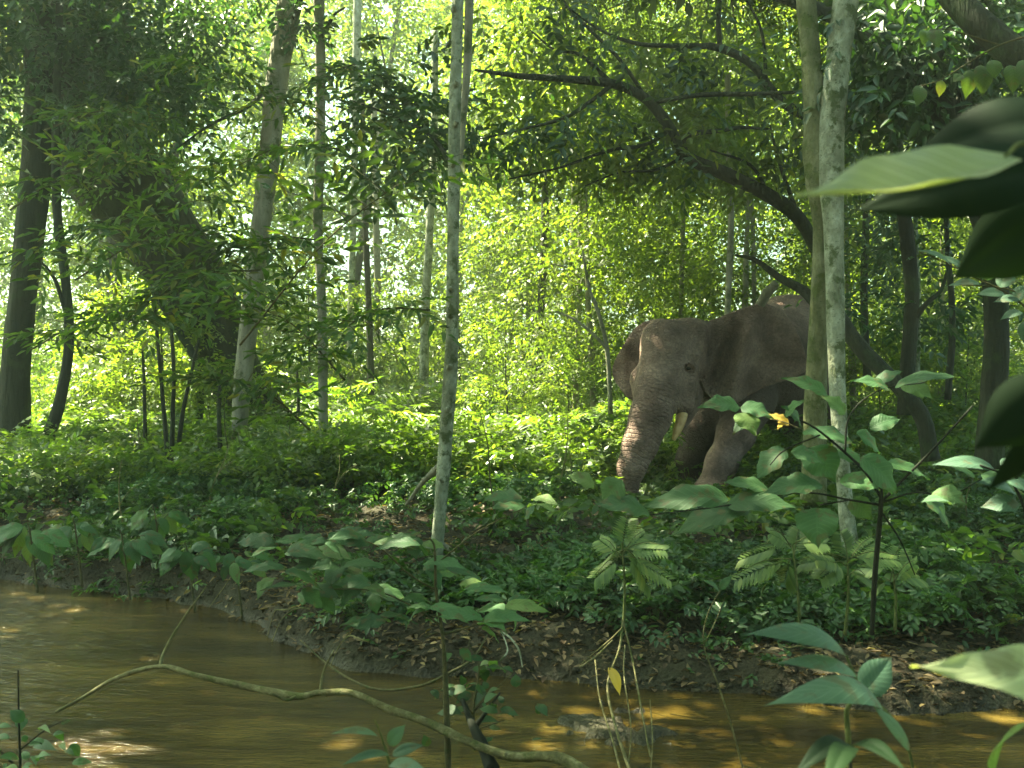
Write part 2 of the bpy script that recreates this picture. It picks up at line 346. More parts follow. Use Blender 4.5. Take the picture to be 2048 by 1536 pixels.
# ------------------------------------------------------------------ elephant (one continuous skin grown from a distance field)
def elephant():
    h = .02
    x0, y0, z0 = .85, 10.35, -.1; nx_, ny_, nz_ = 180, 232, 128
    xs = x0 + np.arange(nx_) * h; ys = y0 + np.arange(ny_) * h; zs = z0 + np.arange(nz_) * h
    D = np.full((nx_, ny_, nz_), 9., np.float32)
    def sub(lo, hi):
        a = [max(0, int((lo[k] - o) / h) - 1) for k, o in enumerate((x0, y0, z0))]
        b = [min(n_, int((hi[k] - o) / h) + 2) for k, (o, n_) in enumerate(((x0, nx_), (y0, ny_), (z0, nz_)))]
        return tuple(slice(i, max(i, j)) for i, j in zip(a, b))
    def grid(s):
        return np.meshgrid(xs[s[0]].astype(np.float32), ys[s[1]].astype(np.float32), zs[s[2]].astype(np.float32), indexing='ij')
    def smin(a, b, k):
        hh = np.clip(k - np.abs(a - b), 0, None) / k
        return np.minimum(a, b) - hh * hh * k * .25
    def cone(A, B, ra, rb, k=.1):
        A = np.array(A); B = np.array(B); r_ = max(ra, rb) + .25
        s = sub(np.minimum(A, B) - r_, np.maximum(A, B) + r_); g = grid(s)
        d = B - A; L2 = (d * d).sum()
        t = np.clip(sum((g[i] - A[i]) * d[i] for i in range(3)) / L2, 0, 1)
        q = np.sqrt(sum((g[i] - A[i] - t * d[i]) ** 2 for i in range(3))) - (ra + (rb - ra) * t)
        D[s] = smin(D[s], q, k)
    def ell(c_, r3, yaw=0, tilt=0, k=.12, carve=False):
        c_ = np.array(c_); r_ = max(r3) + .25
        s = sub(c_ - r_, c_ + r_); g = grid(s)
        dx, dy, dz = (g[i] - c_[i] for i in range(3))
        ca, sa = math.cos(yaw), math.sin(yaw)
        u = dx * ca + dy * sa; v_ = -dx * sa + dy * ca
        if tilt:
            ct, st_ = math.cos(tilt), math.sin(tilt); v_, dz = v_ * ct + dz * st_, -v_ * st_ + dz * ct
        k0 = np.sqrt((u / r3[0]) ** 2 + (v_ / r3[1]) ** 2 + (dz / r3[2]) ** 2)
        k1 = np.sqrt((u / r3[0] ** 2) ** 2 + (v_ / r3[1] ** 2) ** 2 + (dz / r3[2] ** 2) ** 2) + 1e-6
        q = k0 * (k0 - 1) / k1
        D[s] = -smin(-D[s], q, k) if carve else smin(D[s], q, k)
    HY = R(-37)      # lateral axis of the head
    # head
    ell(P(1352, 712, 11.45), (.33, .40, .38), HY, k=.1)
    ell(P(1322, 672, 11.28), (.19, .2, .17), HY, k=.15)
    ell(P(1388, 668, 11.42), (.19, .24, .17), HY, k=.15)
    cone(P(1328, 700, 11.15), P(1316, 790, 10.95), .25, .235, .12)
    cone(P(1372, 745, 11.12), P(1368, 812, 10.98), .14, .105, .1)      # tusk sheath, eye side
    cone(P(1285, 760, 11.2), P(1290, 800, 11.05), .14, .11, .1)
    ell(P(1383, 712, 11.12), (.10, .1, .035), HY, k=.06)               # brow
    ell(P(1376, 737, 10.99), (.055, .05, .04), HY, k=.03, carve=True)  # eye socket
    ell(P(1377, 748, 11.03), (.05, .04, .018), HY, k=.03)
    cone(P(1385, 790, 11.3), P(1362, 850, 11.15), .15, .07, .08)       # lower jaw
    # trunk
    TR = [(1318, 775, 10.93, .235), (1300, 835, 10.8, .213), (1280, 890, 10.72, .18), (1263, 935, 10.68, .145), (1254, 972, 10.68, .115), (1256, 1003, 10.62, .095), (1262, 1022, 10.5, .085)]
    tp = [P(*t[:3]) for t in TR]
    for i in range(len(TR) - 1): cone(tp[i], tp[i + 1], TR[i][3], TR[i + 1][3], .05)
    # neck, body
    cone(P(1398, 732, 11.95), P(1515, 735, 12.9), .34, .44, .15)
    ell(P(1538, 735, 13.15), (.52, .60, .62), R(-35), k=.25)
    cone(P(1535, 712, 13.0), P(1578, 690, 13.5), .50, .60, .2)
    cone(P(1578, 690, 13.5), P(1590, 735, 14.3), .60, .56, .2)
    cone(P(1545, 765, 13.1), P(1590, 775, 14.0), .5, .5, .2)
    # legs
    def leg(pts, k=.1):
        for a, b in zip(pts[:-1], pts[1:]): cone(P(*a[:3]), P(*b[:3]), a[3], b[3], k)
    leg([(1508, 800, 12.5, .27), (1472, 868, 11.95, .205), (1443, 925, 11.7, .165), (1428, 972, 11.6, .175)])
    f = P(1424, 985, 11.58); ell((f[0], f[1] - .02, .07), (.2, .22, .1), k=.06)
    leg([(1440, 800, 12.4, .26), (1395, 868, 12.3, .19), (1380, 925, 12.3, .16), (1378, 955, 12.3, .165)])
    f = P(1377, 965, 12.3); ell((f[0], f[1] - .02, .07), (.2, .22, .1), k=.06)
    leg([(1640, 790, 13.9, .33), (1650, 850, 13.9, .22), (1648, 925, 14.0, .19)]); f = P(1648, 925, 14.0); ell((f[0], f[1], .07), (.22, .24, .1), k=.06)
    leg([(1560, 790, 14.2, .33), (1555, 850, 14.2, .22), (1550, 920, 14.3, .19)]); f = P(1550, 920, 14.3); ell((f[0], f[1], .07), (.22, .24, .1), k=.06)
    # ears: thin, curved plates
    def ear(poly, yfun, th, k, lo, hi):
        s = sub(lo, hi); gx_, gy_, gz_ = grid(s)
        cp, sp_ = math.cos(PITCH), math.sin(PITCH)
        dz = gz_ - CAMZ
        dep = gy_ * cp - dz * sp_; vv = (gy_ * sp_ + dz * cp) / dep
        U = 1024 + F * gx_ / dep; V_ = 768 - F * vv
        # signed distance to the outline, in photo pixels
        n_ = len(poly); dm = np.full(U.shape, 1e9, np.float32); ins = np.zeros(U.shape, bool)
        for i in range(n_):
            ax, ay = poly[i]; bx, by = poly[(i + 1) % n_]
            ex, ey = bx - ax, by - ay; t = np.clip(((U - ax) * ex + (V_ - ay) * ey) / (ex * ex + ey * ey), 0, 1)
            dm = np.minimum(dm, (U - ax - t * ex) ** 2 + (V_ - ay - t * ey) ** 2)
            c1 = (ay > V_) != (by > V_)
            with np.errstate(divide='ignore', invalid='ignore'): xi = (bx - ax) * (V_ - ay) / ((by - ay) if by != ay else 1e-9) + ax
            ins ^= c1 & (U < xi)
        d2 = np.sqrt(dm) * .0054; d2 = np.where(ins, -d2, d2)
        dY = np.abs(gy_ - yfun(U, V_)) * .82 - th * np.clip(-d2 * 6 + .55, .55, 1.2)
        q = np.maximum(dY, d2); q = np.where((dY > 0) & (d2 > 0), np.sqrt(np.maximum(dY, 0) ** 2 + np.maximum(d2, 0) ** 2), q) - .006
        D[s] = smin(D[s], q.astype(np.float32), k)
    def spoly(pts, n_=4):
        pts = np.array(pts, float); m_ = len(pts); o = []
        for i in range(m_):
            a, b, c_, d = pts[i - 1], pts[i], pts[(i + 1) % m_], pts[(i + 2) % m_]
            for t in np.arange(n_) / n_:
                o.append(.5 * (2 * b + (c_ - a) * t + (2 * a - 5 * b + 4 * c_ - d) * t * t + (3 * b - a - 3 * c_ + d) * t ** 3))
        return o
    near = spoly([(1400, 655), (1440, 634), (1480, 618), (1520, 607), (1556, 615), (1584, 645), (1604, 685), (1613, 722), (1608, 746), (1575, 760), (1535, 772), (1500, 790), (1472, 808), (1448, 812), (1425, 800), (1405, 770), (1400, 710)])
    def yn(U, V_):
        t = (U - 1400) / 210.
        q = U - (1476 - (V_ - 650) * .27)
        ang = np.arctan2(V_ - 715, U - 1405.)
        fold_ = np.clip((V_ - 625) / 40, 0, 1) * np.clip((815 - V_) / 40, 0, 1)
        return (11.46 + .15 * t + .09 * np.sin(t * 3.1) * ((V_ - 690) / 90.) - .19 * fold_ * np.exp(-((q - 26) / 20.) ** 2) + .10 * fold_ * np.exp(-((q + 14) / 13.) ** 2)
                + .022 * np.sin(ang * 11 + .5) * np.clip(t, 0, 1) + .012 * np.sin(U * .11 + V_ * .06) - .07 * np.clip((V_ - 775) / 30, 0, 1) - .05 * np.clip((U - 1590) / 22, 0, 1))
    ear(near, yn, .02, .05, (1.75, 10.9, .9), (3.6, 12.3, 2.3))
    far = spoly([(1335, 648), (1300, 640), (1270, 656), (1247, 690), (1229, 722), (1225, 748), (1236, 772), (1256, 796), (1275, 806), (1300, 800), (1320, 730)])
    def yf(U, V_):
        t = (1320 - U) / 95.
        return 11.36 + .22 * t + .03 * np.sin(V_ * .06 + 1) * t + .01 * np.sin(U * .2)
    ear(far, yf, .02, .04, (.95, 11.0, .9), (1.8, 12.0, 2.2))
    ell(P(1438, 682, 11.30), (.09, .16, .16), HY + .5, .5, k=.10, carve=True)   # hollow behind the temple
    ell(P(1404, 790, 11.22), (.03, .12, .13), HY + .4, k=.05, carve=True)
    # extract
    s = D < 0
    c8 = sum(s[i:nx_ - 1 + i, j:ny_ - 1 + j, k:nz_ - 1 + k].astype(np.int8) for i in (0, 1) for j in (0, 1) for k in (0, 1))
    act = np.argwhere((c8 > 0) & (c8 < 8)); lut = -np.ones(c8.shape, np.int64); lut[tuple(act.T)] = np.arange(len(act))
    acc = np.zeros((len(act), 3)); cnt = np.zeros(len(act))
    cor = [(i, j, k) for i in (0, 1) for j in (0, 1) for k in (0, 1)]
    for a in cor:
        for ax in range(3):
            if a[ax]: continue
            b = list(a); b[ax] = 1
            fa = D[act[:, 0] + a[0], act[:, 1] + a[1], act[:, 2] + a[2]]; fb = D[act[:, 0] + b[0], act[:, 1] + b[1], act[:, 2] + b[2]]
            cr = (fa < 0) != (fb < 0); t = np.where(cr, fa / np.where(cr, fa - fb, 1), 0)
            pnt = np.tile(np.array(a, float), (len(act), 1)); pnt[:, ax] = t
            acc += pnt * cr[:, None]; cnt += cr
    V = (act + acc / cnt[:, None]) * h + np.array([x0, y0, z0])
    quads = []
    for ax in range(3):
        sl0 = [slice(0, None)] * 3; sl1 = [slice(0, None)] * 3
        sl0[ax] = slice(0, -1); sl1[ax] = slice(1, None)
        e = s[tuple(sl0)] != s[tuple(sl1)]; ii = np.argwhere(e)
        o1, o2 = [(1, 2), (2, 0), (0, 1)][ax]
        ok = (ii[:, o1] > 0) & (ii[:, o2] > 0) & (ii[:, o1] < s.shape[o1] - 1) & (ii[:, o2] < s.shape[o2] - 1); ii = ii[ok]
        def g(da, db):
            q = ii.copy(); q[:, o1] -= da; q[:, o2] -= db; return lut[tuple(q.T)]
        q = np.stack([g(1, 1), g(0, 1), g(0, 0), g(1, 0)], -1)
        fl = ~s[tuple(ii.T)]
        q[fl] = q[fl][:, ::-1]; quads.append(q)
    Q = np.vstack(quads); Q = Q[(Q >= 0).all(1)]
    # light relaxing of the surface
    E = np.vstack([Q[:, [0, 1]], Q[:, [1, 2]], Q[:, [2, 3]], Q[:, [3, 0]]])
    for it in range(3):
        A = np.zeros_like(V); n_ = np.zeros(len(V))
        np.add.at(A, E[:, 0], V[E[:, 1]]); np.add.at(n_, E[:, 0], 1); np.add.at(A, E[:, 1], V[E[:, 0]]); np.add.at(n_, E[:, 1], 1)
        V = V * .55 + .45 * A / n_[:, None]
    # where along the trunk each point lies
    best = np.full(len(V), 1e9); ring = np.zeros(len(V)); acc_l = 0
    for i in range(len(tp) - 1):
        d = tp[i + 1] - tp[i]; L = np.linalg.norm(d); t = ((V - tp[i]) @ d) / L ** 2
        if i: t = np.maximum(t, 0)
        t = np.minimum(t, 1); q = np.linalg.norm(V - tp[i] - t[:, None] * d, axis=1)
        b = q < best; best[b] = q[b]; ring[b] = acc_l + t[b] * L; acc_l += L
    wgt = np.clip((ring + .05) / .18, 0, 1) * np.clip((.33 - best) / .06, 0, 1)
    me = mesh_np('elephant', V, Q, {'ring': ring, 'ringw': wgt})
    # skin
    m, nt, ns, lk = mat('elephant_skin')
    out = N(ns, 'OutputMaterial'); geo = N(ns, 'NewGeometry')
    n1 = N(ns, 'TexNoise', i_Scale=3.2, i_Detail=8., i_Roughness=.62); lk(geo.outputs['Position'], n1.inputs['Vector'])
    r = ramp(ns, [(.34, (.135, .084, .069)), (.5, (.235, .150, .124)), (.66, (.36, .245, .20))]); lk(n1.outputs['Fac'], r.inputs[0])
    n2 = N(ns, 'TexNoise', i_Scale=38., i_Detail=5.); lk(geo.outputs['Position'], n2.inputs['Vector'])
    r2 = ramp(ns, [(.3, (.8, .8, .8)), (.7, (1.12, 1.1, 1.08))]); lk(n2.outputs['Fac'], r2.inputs[0])
    ml = N(ns, 'MixRGB', blend_type='MULTIPLY', i_0=1.); lk(r.outputs[0], ml.inputs[1]); lk(r2.outputs[0], ml.inputs[2])
    p = N(ns, 'BsdfPrincipled', i_Roughness=.8); p.inputs['Specular IOR Level'].default_value = .25
    # shade painted into the skin: darker flank, belly and legs, uneven upper line
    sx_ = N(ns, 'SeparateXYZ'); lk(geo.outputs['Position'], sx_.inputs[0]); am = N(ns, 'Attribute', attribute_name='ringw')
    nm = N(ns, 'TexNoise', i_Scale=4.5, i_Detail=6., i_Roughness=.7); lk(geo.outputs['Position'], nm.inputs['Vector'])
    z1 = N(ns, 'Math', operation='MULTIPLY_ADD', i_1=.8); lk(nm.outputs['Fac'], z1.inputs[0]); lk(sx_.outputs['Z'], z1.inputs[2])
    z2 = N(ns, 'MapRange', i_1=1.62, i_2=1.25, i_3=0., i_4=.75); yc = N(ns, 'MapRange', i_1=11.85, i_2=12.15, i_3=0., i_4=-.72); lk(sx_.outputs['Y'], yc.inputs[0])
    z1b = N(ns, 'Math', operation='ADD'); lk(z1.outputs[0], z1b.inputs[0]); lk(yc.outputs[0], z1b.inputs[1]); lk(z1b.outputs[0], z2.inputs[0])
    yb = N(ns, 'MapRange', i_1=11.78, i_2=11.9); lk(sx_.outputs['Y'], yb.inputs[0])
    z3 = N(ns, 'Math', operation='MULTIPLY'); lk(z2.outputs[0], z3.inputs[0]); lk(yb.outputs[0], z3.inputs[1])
    shade_mix = N(ns, 'MixRGB'); lk(z3.outputs[0], shade_mix.inputs[0]); lk(ml.outputs[0], shade_mix.inputs[1]); shade_mix.inputs[2].default_value = (.045, .030, .022, 1)
    lk(shade_mix.outputs[0], p.inputs['Base Color'])
    # creased hide: stretched cells, horizontal neck and trunk rings
    mp = N(ns, 'Mapping'); mp.inputs['Scale'].default_value = (1, 1, 1.7); lk(geo.outputs['Position'], mp.inputs[0])
    nd = N(ns, 'TexNoise', i_Scale=5., i_Detail=3.); lk(mp.outputs[0], nd.inputs['Vector'])
    va = N(ns, 'VectorMath', operation='MULTIPLY_ADD'); va.inputs[1].default_value = (.12, .12, .12); lk(nd.outputs['Color'], va.inputs[0]); lk(mp.outputs[0], va.inputs[2])
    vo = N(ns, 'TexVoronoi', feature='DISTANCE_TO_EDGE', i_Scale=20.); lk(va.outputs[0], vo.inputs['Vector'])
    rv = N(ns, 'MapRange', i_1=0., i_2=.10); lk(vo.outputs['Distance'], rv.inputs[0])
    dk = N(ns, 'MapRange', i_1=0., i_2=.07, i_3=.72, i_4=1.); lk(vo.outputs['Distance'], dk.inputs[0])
    dm = N(ns, 'MixRGB', blend_type='MULTIPLY', i_0=1.); lk(shade_mix.outputs[0], dm.inputs[1]); lk(dk.outputs[0], dm.inputs[2]); lk(dm.outputs[0], p.inputs['Base Color'])
    b1 = N(ns, 'Bump', i_Strength=.8, i_Distance=.014); lk(rv.outputs[0], b1.inputs['Height'])
    n5 = N(ns, 'TexNoise', i_Scale=6., i_Detail=4.); lk(geo.outputs['Position'], n5.inputs['Vector'])
    b0 = N(ns, 'Bump', i_Strength=.55, i_Distance=.05); lk(n5.outputs['Fac'], b0.inputs['Height']); lk(b1.outputs[0], b0.inputs['Normal'])
    a1 = N(ns, 'Attribute', attribute_name='ring'); a2 = N(ns, 'Attribute', attribute_name='ringw')
    mm = N(ns, 'Math', operation='MULTIPLY_ADD', i_1=.09); lk(nd.outputs['Fac'], mm.inputs[0]); lk(a1.outputs['Fac'], mm.inputs[2])
    s2 = N(ns, 'Math', operation='MULTIPLY', i_1=2 * math.pi / .042); lk(mm.outputs[0], s2.inputs[0])
    s3 = N(ns, 'Math', operation='SINE'); lk(s2.outputs[0], s3.inputs[0])
    s4 = N(ns, 'MapRange', i_1=-1., i_2=-.2); lk(s3.outputs[0], s4.inputs[0])
    s5 = N(ns, 'Math', operation='MULTIPLY'); lk(s4.outputs[0], s5.inputs[0]); lk(a2.outputs['Fac'], s5.inputs[1])
    b2 = N(ns, 'Bump', i_Strength=.8, i_Distance=.014); lk(s5.outputs[0], b2.inputs['Height']); lk(b0.outputs[0], b2.inputs['Normal'])
    lk(b2.outputs[0], p.inputs['Normal']); lk(p.outputs[0], out.inputs[0])
    base = P(1425, 985, 11.6)
    root = thing('elephant', (base[0] + .5, base[1] + .8, 0), 'brown-grey elephant with short tusk standing in undergrowth behind the pale double trunk', 'elephant')
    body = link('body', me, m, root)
    sb = body.modifiers.new('sub', 'SUBSURF'); sb.levels = 1; sb.render_levels = 1
    # tusk
    m, nt, ns, lk = mat('ivory'); out = N(ns, 'OutputMaterial'); p = N(ns, 'BsdfPrincipled', i_Roughness=.45)
    geo = N(ns, 'NewGeometry'); n1 = N(ns, 'TexNoise', i_Scale=14., i_Detail=5.); lk(geo.outputs['Position'], n1.inputs['Vector'])
    r = ramp(ns, [(.3, (.45, .23, .07)), (.65, (.66, .43, .20))]); lk(n1.outputs['Fac'], r.inputs[0]); lk(r.outputs[0], p.inputs['Base Color']); lk(p.outputs[0], out.inputs[0])
    t = Tubes(); t.add([P(1369, 808, 11.0), P(1364, 835, 10.93), P(1354, 862, 10.86), P(1347, 880, 10.83)], [.05, .055, .046, .018], 12, 6); t.build('tusk', m, root)
    t = Tubes(); t.add([P(1296, 800, 11.05), P(1296, 840, 10.98), P(1300, 870, 10.94)], [.05, .05, .02], 12, 6); t.build('tusk', m, root)
    # eye
    m, nt, ns, lk = mat('eye'); out = N(ns, 'OutputMaterial'); p = N(ns, 'BsdfPrincipled', i_Roughness=.08)
    geo = N(ns, 'NewGeometry'); n1 = N(ns, 'TexNoise', i_Scale=60.); lk(geo.outputs['Position'], n1.inputs['Vector'])
    r = ramp(ns, [(.3, (.012, .007, .005)), (.7, (.03, .018, .01))]); lk(n1.outputs['Fac'], r.inputs[0]); lk(r.outputs[0], p.inputs['Base Color']); lk(p.outputs[0], out.inputs[0])
    t = Tubes(); 
    ray = P(1378, 737, 11.0) - np.array([0, 0, CAMZ]); q = V - np.array([0, 0, CAMZ]); pr = q[:, [0, 2]] / q[:, 1:2] - (ray / 11.0)[[0, 2]]
    cand = np.where(np.hypot(pr[:, 0], pr[:, 1]) < .003)[0]; e = P(1378, 737, V[cand, 1].min() + .014); ex = np.array([0, 1, 0]) * .026
    th = np.linspace(0, math.pi, 9)
    t.add([e + ex * -math.cos(a) for a in th], [.026 * math.sin(a) + .0005 for a in th], 14, 1); t.build('eye', m, root)
    sk = bpy.data.materials['elephant_skin']; ca, sa = math.cos(HY), math.sin(HY)
    for sgn, rr_, drop in ((1, .036, 0), (-1, .036, 0), (1, .062, .0), (-1, .062, .0)):
        t = Tubes(); pts = []
        for a in np.linspace(-.1, math.pi + .1, 9):
            u_ = math.cos(a) * rr_ * 1.15; z_ = sgn * math.sin(a) * rr_ * .72
            pts.append(e + np.array([u_ * ca, u_ * sa - .020 + abs(math.cos(a)) * .020 + (.006 if rr_ > .05 else 0), z_]))
        t.add(pts, [.006, .011, .014, .015, .015, .015, .014, .011, .006], 8, 4, .1, sgn); t.build('eyelid', sk, root)
elephant()

# ------------------------------------------------------------------ named trees
def crown(root, cen, rad, per, size, L, W, mt, nl=9, name='crown', six=True, down=.1, flat=.7, zfloor=None):
    cen = np.array(cen)
    pos, d, u, sc, tid = blob_sprays(cen, rad, per, size, nl, down=down, flat=flat)
    v = np.clip(tid * .6 + rng.random(len(tid)) * .42, 0, 1)
    return leaves(name, pos, d, u, L * sc, W * sc, mt, root, six=six, v=v)
def px_path(pts): return [P(*p_[:3]) for p_ in pts]
def along(pts, n, jit):
    pts = np.array(pts); i = rng.integers(0, len(pts), n); return pts[i] + rng.normal(0, 1, (n, 3)) * jit

def shade_foliage(root, x0_, x1_, y0_, y1_, z0_, z1_, n):
    """unseen foliage for shade: high crowns, plus an added low wall behind the camera"""
    c_ = np.stack([rng.uniform(x0_, x1_, n), rng.uniform(y0_, y1_, n), rng.uniform(z0_, z1_, n)], 1)
    lim = CAMZ + c_[:, 1] * .357 + 1.0
    c_[:, 2] = np.maximum(c_[:, 2], lim)
    crown(root, c_, .8, 9, .7, .34, .17, M['leaf_unseen'], nl=8, six=False, flat=.5, name='unseen_foliage')

# slender pale tree in the middle
def tree_center():
    r0 = P(880, 1095, 7.9)
    root = thing('slender_tree', r0, 'slender pale straight tree with dark knots on the stream bank, left of the elephant', 'tree')
    t = Tubes(); t.add(px_path([(872, 1120, 7.9), (880, 1020, 7.9), (893, 860, 7.9), (903, 700, 7.9), (906, 500, 7.9), (908, 300, 7.9), (913, 100, 7.9), (916, -60, 7.9)]) + [P(918, -600, 8.0), P(915, -1100, 8.1)],
                       [.052, .050, .052, .050, .047, .044, .044, .043, .038, .03], 14, 12, .07, 1, 1.3)
    for (x_, y_) in ((909, 20), (912, 170), (906, 330), (905, 580), (905, 633), (900, 735), (888, 960), (912, 250), (896, 820)):
        c_ = P(x_ - 2, y_, 7.86); t.add([c_, c_ + np.array([rng.uniform(-.015, .02), -.03, .012]), c_ + np.array([.0, -.052, .02])], [.026, .017, .006], 8, 3)
    t.build('trunk', M['bark_pale'], root, True)
    t = Tubes(); t.add(px_path([(912, 420, 8.1), (925, 260, 8.1), (935, 120, 8.1), (940, -40, 8.1)]) + [P(960, -500, 8.3)], [.012, .026, .032, .034, .025], 10, 8, .06, 4); t.build('limb', M['bark_grey'], root)
    t = Tubes()
    for q in [[(873, 1090, 7.9), (850, 1100, 7.85), (830, 1118, 7.8)], [(876, 1085, 7.9), (900, 1100, 7.9), (915, 1120, 7.8)], [(882, 930, 7.95), (845, 965, 8.1), (812, 1010, 8.2)]]:
        t.add(px_path(q), [.03, .02, .012], 8, 4)
    t.build('root', M['bark_grey'], root)
    shade_foliage(root, -8, 0, 6.5, 12.5, 7.5, 10, 120)
tree_center()

def tree_stilt():
    root = thing('stilt_root_tree', P(480, 900, 13), 'tall grey tree on splayed stilt roots, leaning rightwards, beside the big curved trunk', 'tree')
    t = Tubes(); t.add(px_path([(478, 868, 13), (484, 780, 13), (497, 660, 13), (512, 540, 13), (524, 430, 13), (540, 300, 13), (552, 170, 13), (572, 50, 13), (590, -60, 13)]) + [P(620, -350, 13.2)],
                       [.10, .105, .115, .12, .12, .122, .135, .15, .15, .12], 14, 10, .06, 2)
    t.build('trunk', M['bark_grey'], root)
    for q in [[(476, 850, 13), (462, 900, 12.8), (445, 965, 12.6)], [(482, 850, 13), (483, 900, 12.6), (474, 985, 12.3)], [(486, 855, 13), (510, 900, 12.8), (528, 975, 12.6)], [(480, 860, 13), (450, 920, 13.3), (418, 955, 13.4)], [(486, 850, 13), (520, 880, 13.2), (548, 950, 13.3)], [(480, 850, 13.1), (497, 910, 12.5), (500, 985, 12.2)]]:
        t = Tubes(); t.add(px_path(q), [.05, .032, .03], 8, 6, .08, q[1][0]); t.build('stilt_root', M['root'], root)
    t = Tubes(); t.add(px_path([(573, 40, 13), (592, 30, 12.9), (604, -20, 12.8)]), [.06, .045, .04], 8, 5)
    t.add(px_path([(556, 150, 13), (500, 210, 12.6), (420, 250, 12.2), (350, 300, 12)]), [.035, .025, .018, .008], 6, 5)
    t.build('branch', M['bark_dark'], root)
    crown(root, along(px_path([(600, 10, 12.8), (596, 60, 12.8), (560, -10, 12.7)]), 6, .12), .35, 7, .35, .13, .055, M['leaf_dark'], name='low_foliage')
    shade_foliage(root, -12, -6, 9, 14, 9.5, 12, 40)
tree_stilt()

def tree_straight():
    root = thing('straight_tree', P(642, 950, 13.2), 'thin straight grey trunk just right of the stilt-rooted tree', 'tree')
    t = Tubes(); t.add(px_path([(638, 985, 13.2), (645, 900, 13.2), (646, 760, 13.2), (643, 600, 13.2), (636, 450, 13.2), (640, 300, 13.2), (641, 150, 13.2), (638, 20, 13.2), (640, -60, 13.2)]) + [P(645, -350, 13.2)],
                       [.085, .06, .06, .06, .06, .063, .066, .07, .07, .06], 12, 10, .06, 5); t.build('trunk', M['bark_grey'], root)
    t = Tubes()
    for q in [[(640, 940, 13.2), (618, 970, 13.0), (600, 990, 12.9)], [(645, 940, 13.2), (662, 965, 13.0), (680, 985, 12.9)]]: t.add(px_path(q), [.05, .035, .02], 8, 4)
    t.build('root', M['root'], root)
    t = Tubes(); t.add(px_path([(652, 60, 13.2), (668, 30, 13.1), (690, 15, 13)]), [.03, .02, .012], 6, 4); t.build('branch', M['bark_dark'], root)
    shade_foliage(root, -3.6, .5, 12.2, 16.6, 8.5, 10, 60)
tree_straight()

def tree_big():
    root = thing('curved_tree', P(500, 900, 15.5), 'massive dark tree whose thick curved trunk leans far over to the left', 'tree')
    t = Tubes(); t.add(px_path([(545, 905, 15.5), (512, 850, 15.5), (478, 780, 15.5), (448, 700, 15.4), (412, 620, 15.3), (362, 530, 15.1), (292, 425, 14.9), (205, 310, 14.7), (168, 160, 14.6), (155, 0, 14.6)]) + [P(140, -200, 14.6), P(100, -420, 14.6)],
                       [.62, .50, .42, .43, .50, .56, .60, .66, .70, .70, .65, .5], 22, 8, .07, 3, .5); t.build('trunk', M['bark_brown'], root)
    t = Tubes()
    t.add(px_path([(330, 480, 15), (300, 560, 14.7), (345, 640, 14.6), (395, 730, 14.5), (400, 800, 14.5), (398, 870, 14.5)]), [.05, .05, .06, .055, .05, .05], 8, 8, .1, 3)
    t.add(px_path([(215, 330, 14.3), (260, 280, 14.2), (290, 290, 14.0)]), [.05, .03, .02], 6, 4)
    t.build('vine', M['bark_dark'], root)
    for q in [[(520, 850, 15.3), (560, 880, 14.8), (600, 905, 14.4)], [(490, 850, 15.1), (470, 900, 14.4), (440, 935, 14.0)]]:
        t = Tubes(); t.add(px_path(q), [.3, .18, .08], 10, 5, .08, 3); t.build('buttress_root', M['bark_brown'], root)
    cen = np.array([P(rng.uniform(-80, 430), rng.uniform(-80, 250), rng.uniform(12.5, 15)) for _ in range(165)])
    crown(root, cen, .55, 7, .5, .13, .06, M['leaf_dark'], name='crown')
    cen = np.array([P(rng.uniform(80, 300), rng.uniform(200, 420), rng.uniform(12.5, 14.0)) for _ in range(16)])
    crown(root, cen, .5, 5, .45, .12, .05, M['leaf_mid'], name='creeper')
    shade_foliage(root, -14, -7.5, 10, 16, 8.5, 11, 90)
tree_big()

def plain_tree(name, label, pts, rad, mt, branches=(), group=None, bump=.06, sides=10, up=None, crown_at=None):
    root = thing(name, P(*pts[0][:3]), label, 'tree', group)
    t = Tubes(); pp = px_path(pts)
    if up: pp = pp + [pp[-1] + np.array([up[0], 0, up[1]])]; rad = list(rad) + [rad[-1] * .7]
    t.add(pp, rad, sides, 8, bump, pts[0][0]); t.build('trunk', M[mt], root)
    for b in branches:
        t = Tubes(); t.add(px_path([q[:3] for q in b]), [q[3] for q in b], 7, 6, bump, b[0][0]); t.build('branch', M[mt], root)
    if crown_at: crown(root, np.array([P(*q) for q in crown_at]), .5, 6, .45, .13, .055, M['leaf_dark'], nl=8)
    return root
plain_tree('shaded_tree', 'dark thick upright trunk at the left edge of the photo', [(28, 900, 13), (30, 760, 13), (42, 620, 13), (62, 450, 13), (78, 250, 13.2), (80, 60, 13.3), (82, -100, 13.4)], [.21, .18, .17, .18, .19, .18, .17], 'bark_brown', up=(0, 1.5))
plain_tree('bent_tree', 'thin dark bent tree between the left edge trunk and the big curved tree', [(95, 880, 12.5), (120, 800, 12.5), (138, 690, 12.5), (132, 570, 12.5), (115, 430, 12.6), (112, 250, 12.7), (118, 60, 12.8), (120, -80, 12.8)], [.08, .065, .06, .058, .055, .05, .045, .04], 'bark_dark',
           [[(136, 640, 12.5, .03), (110, 560, 12.4, .02), (80, 520, 12.3, .01)]])
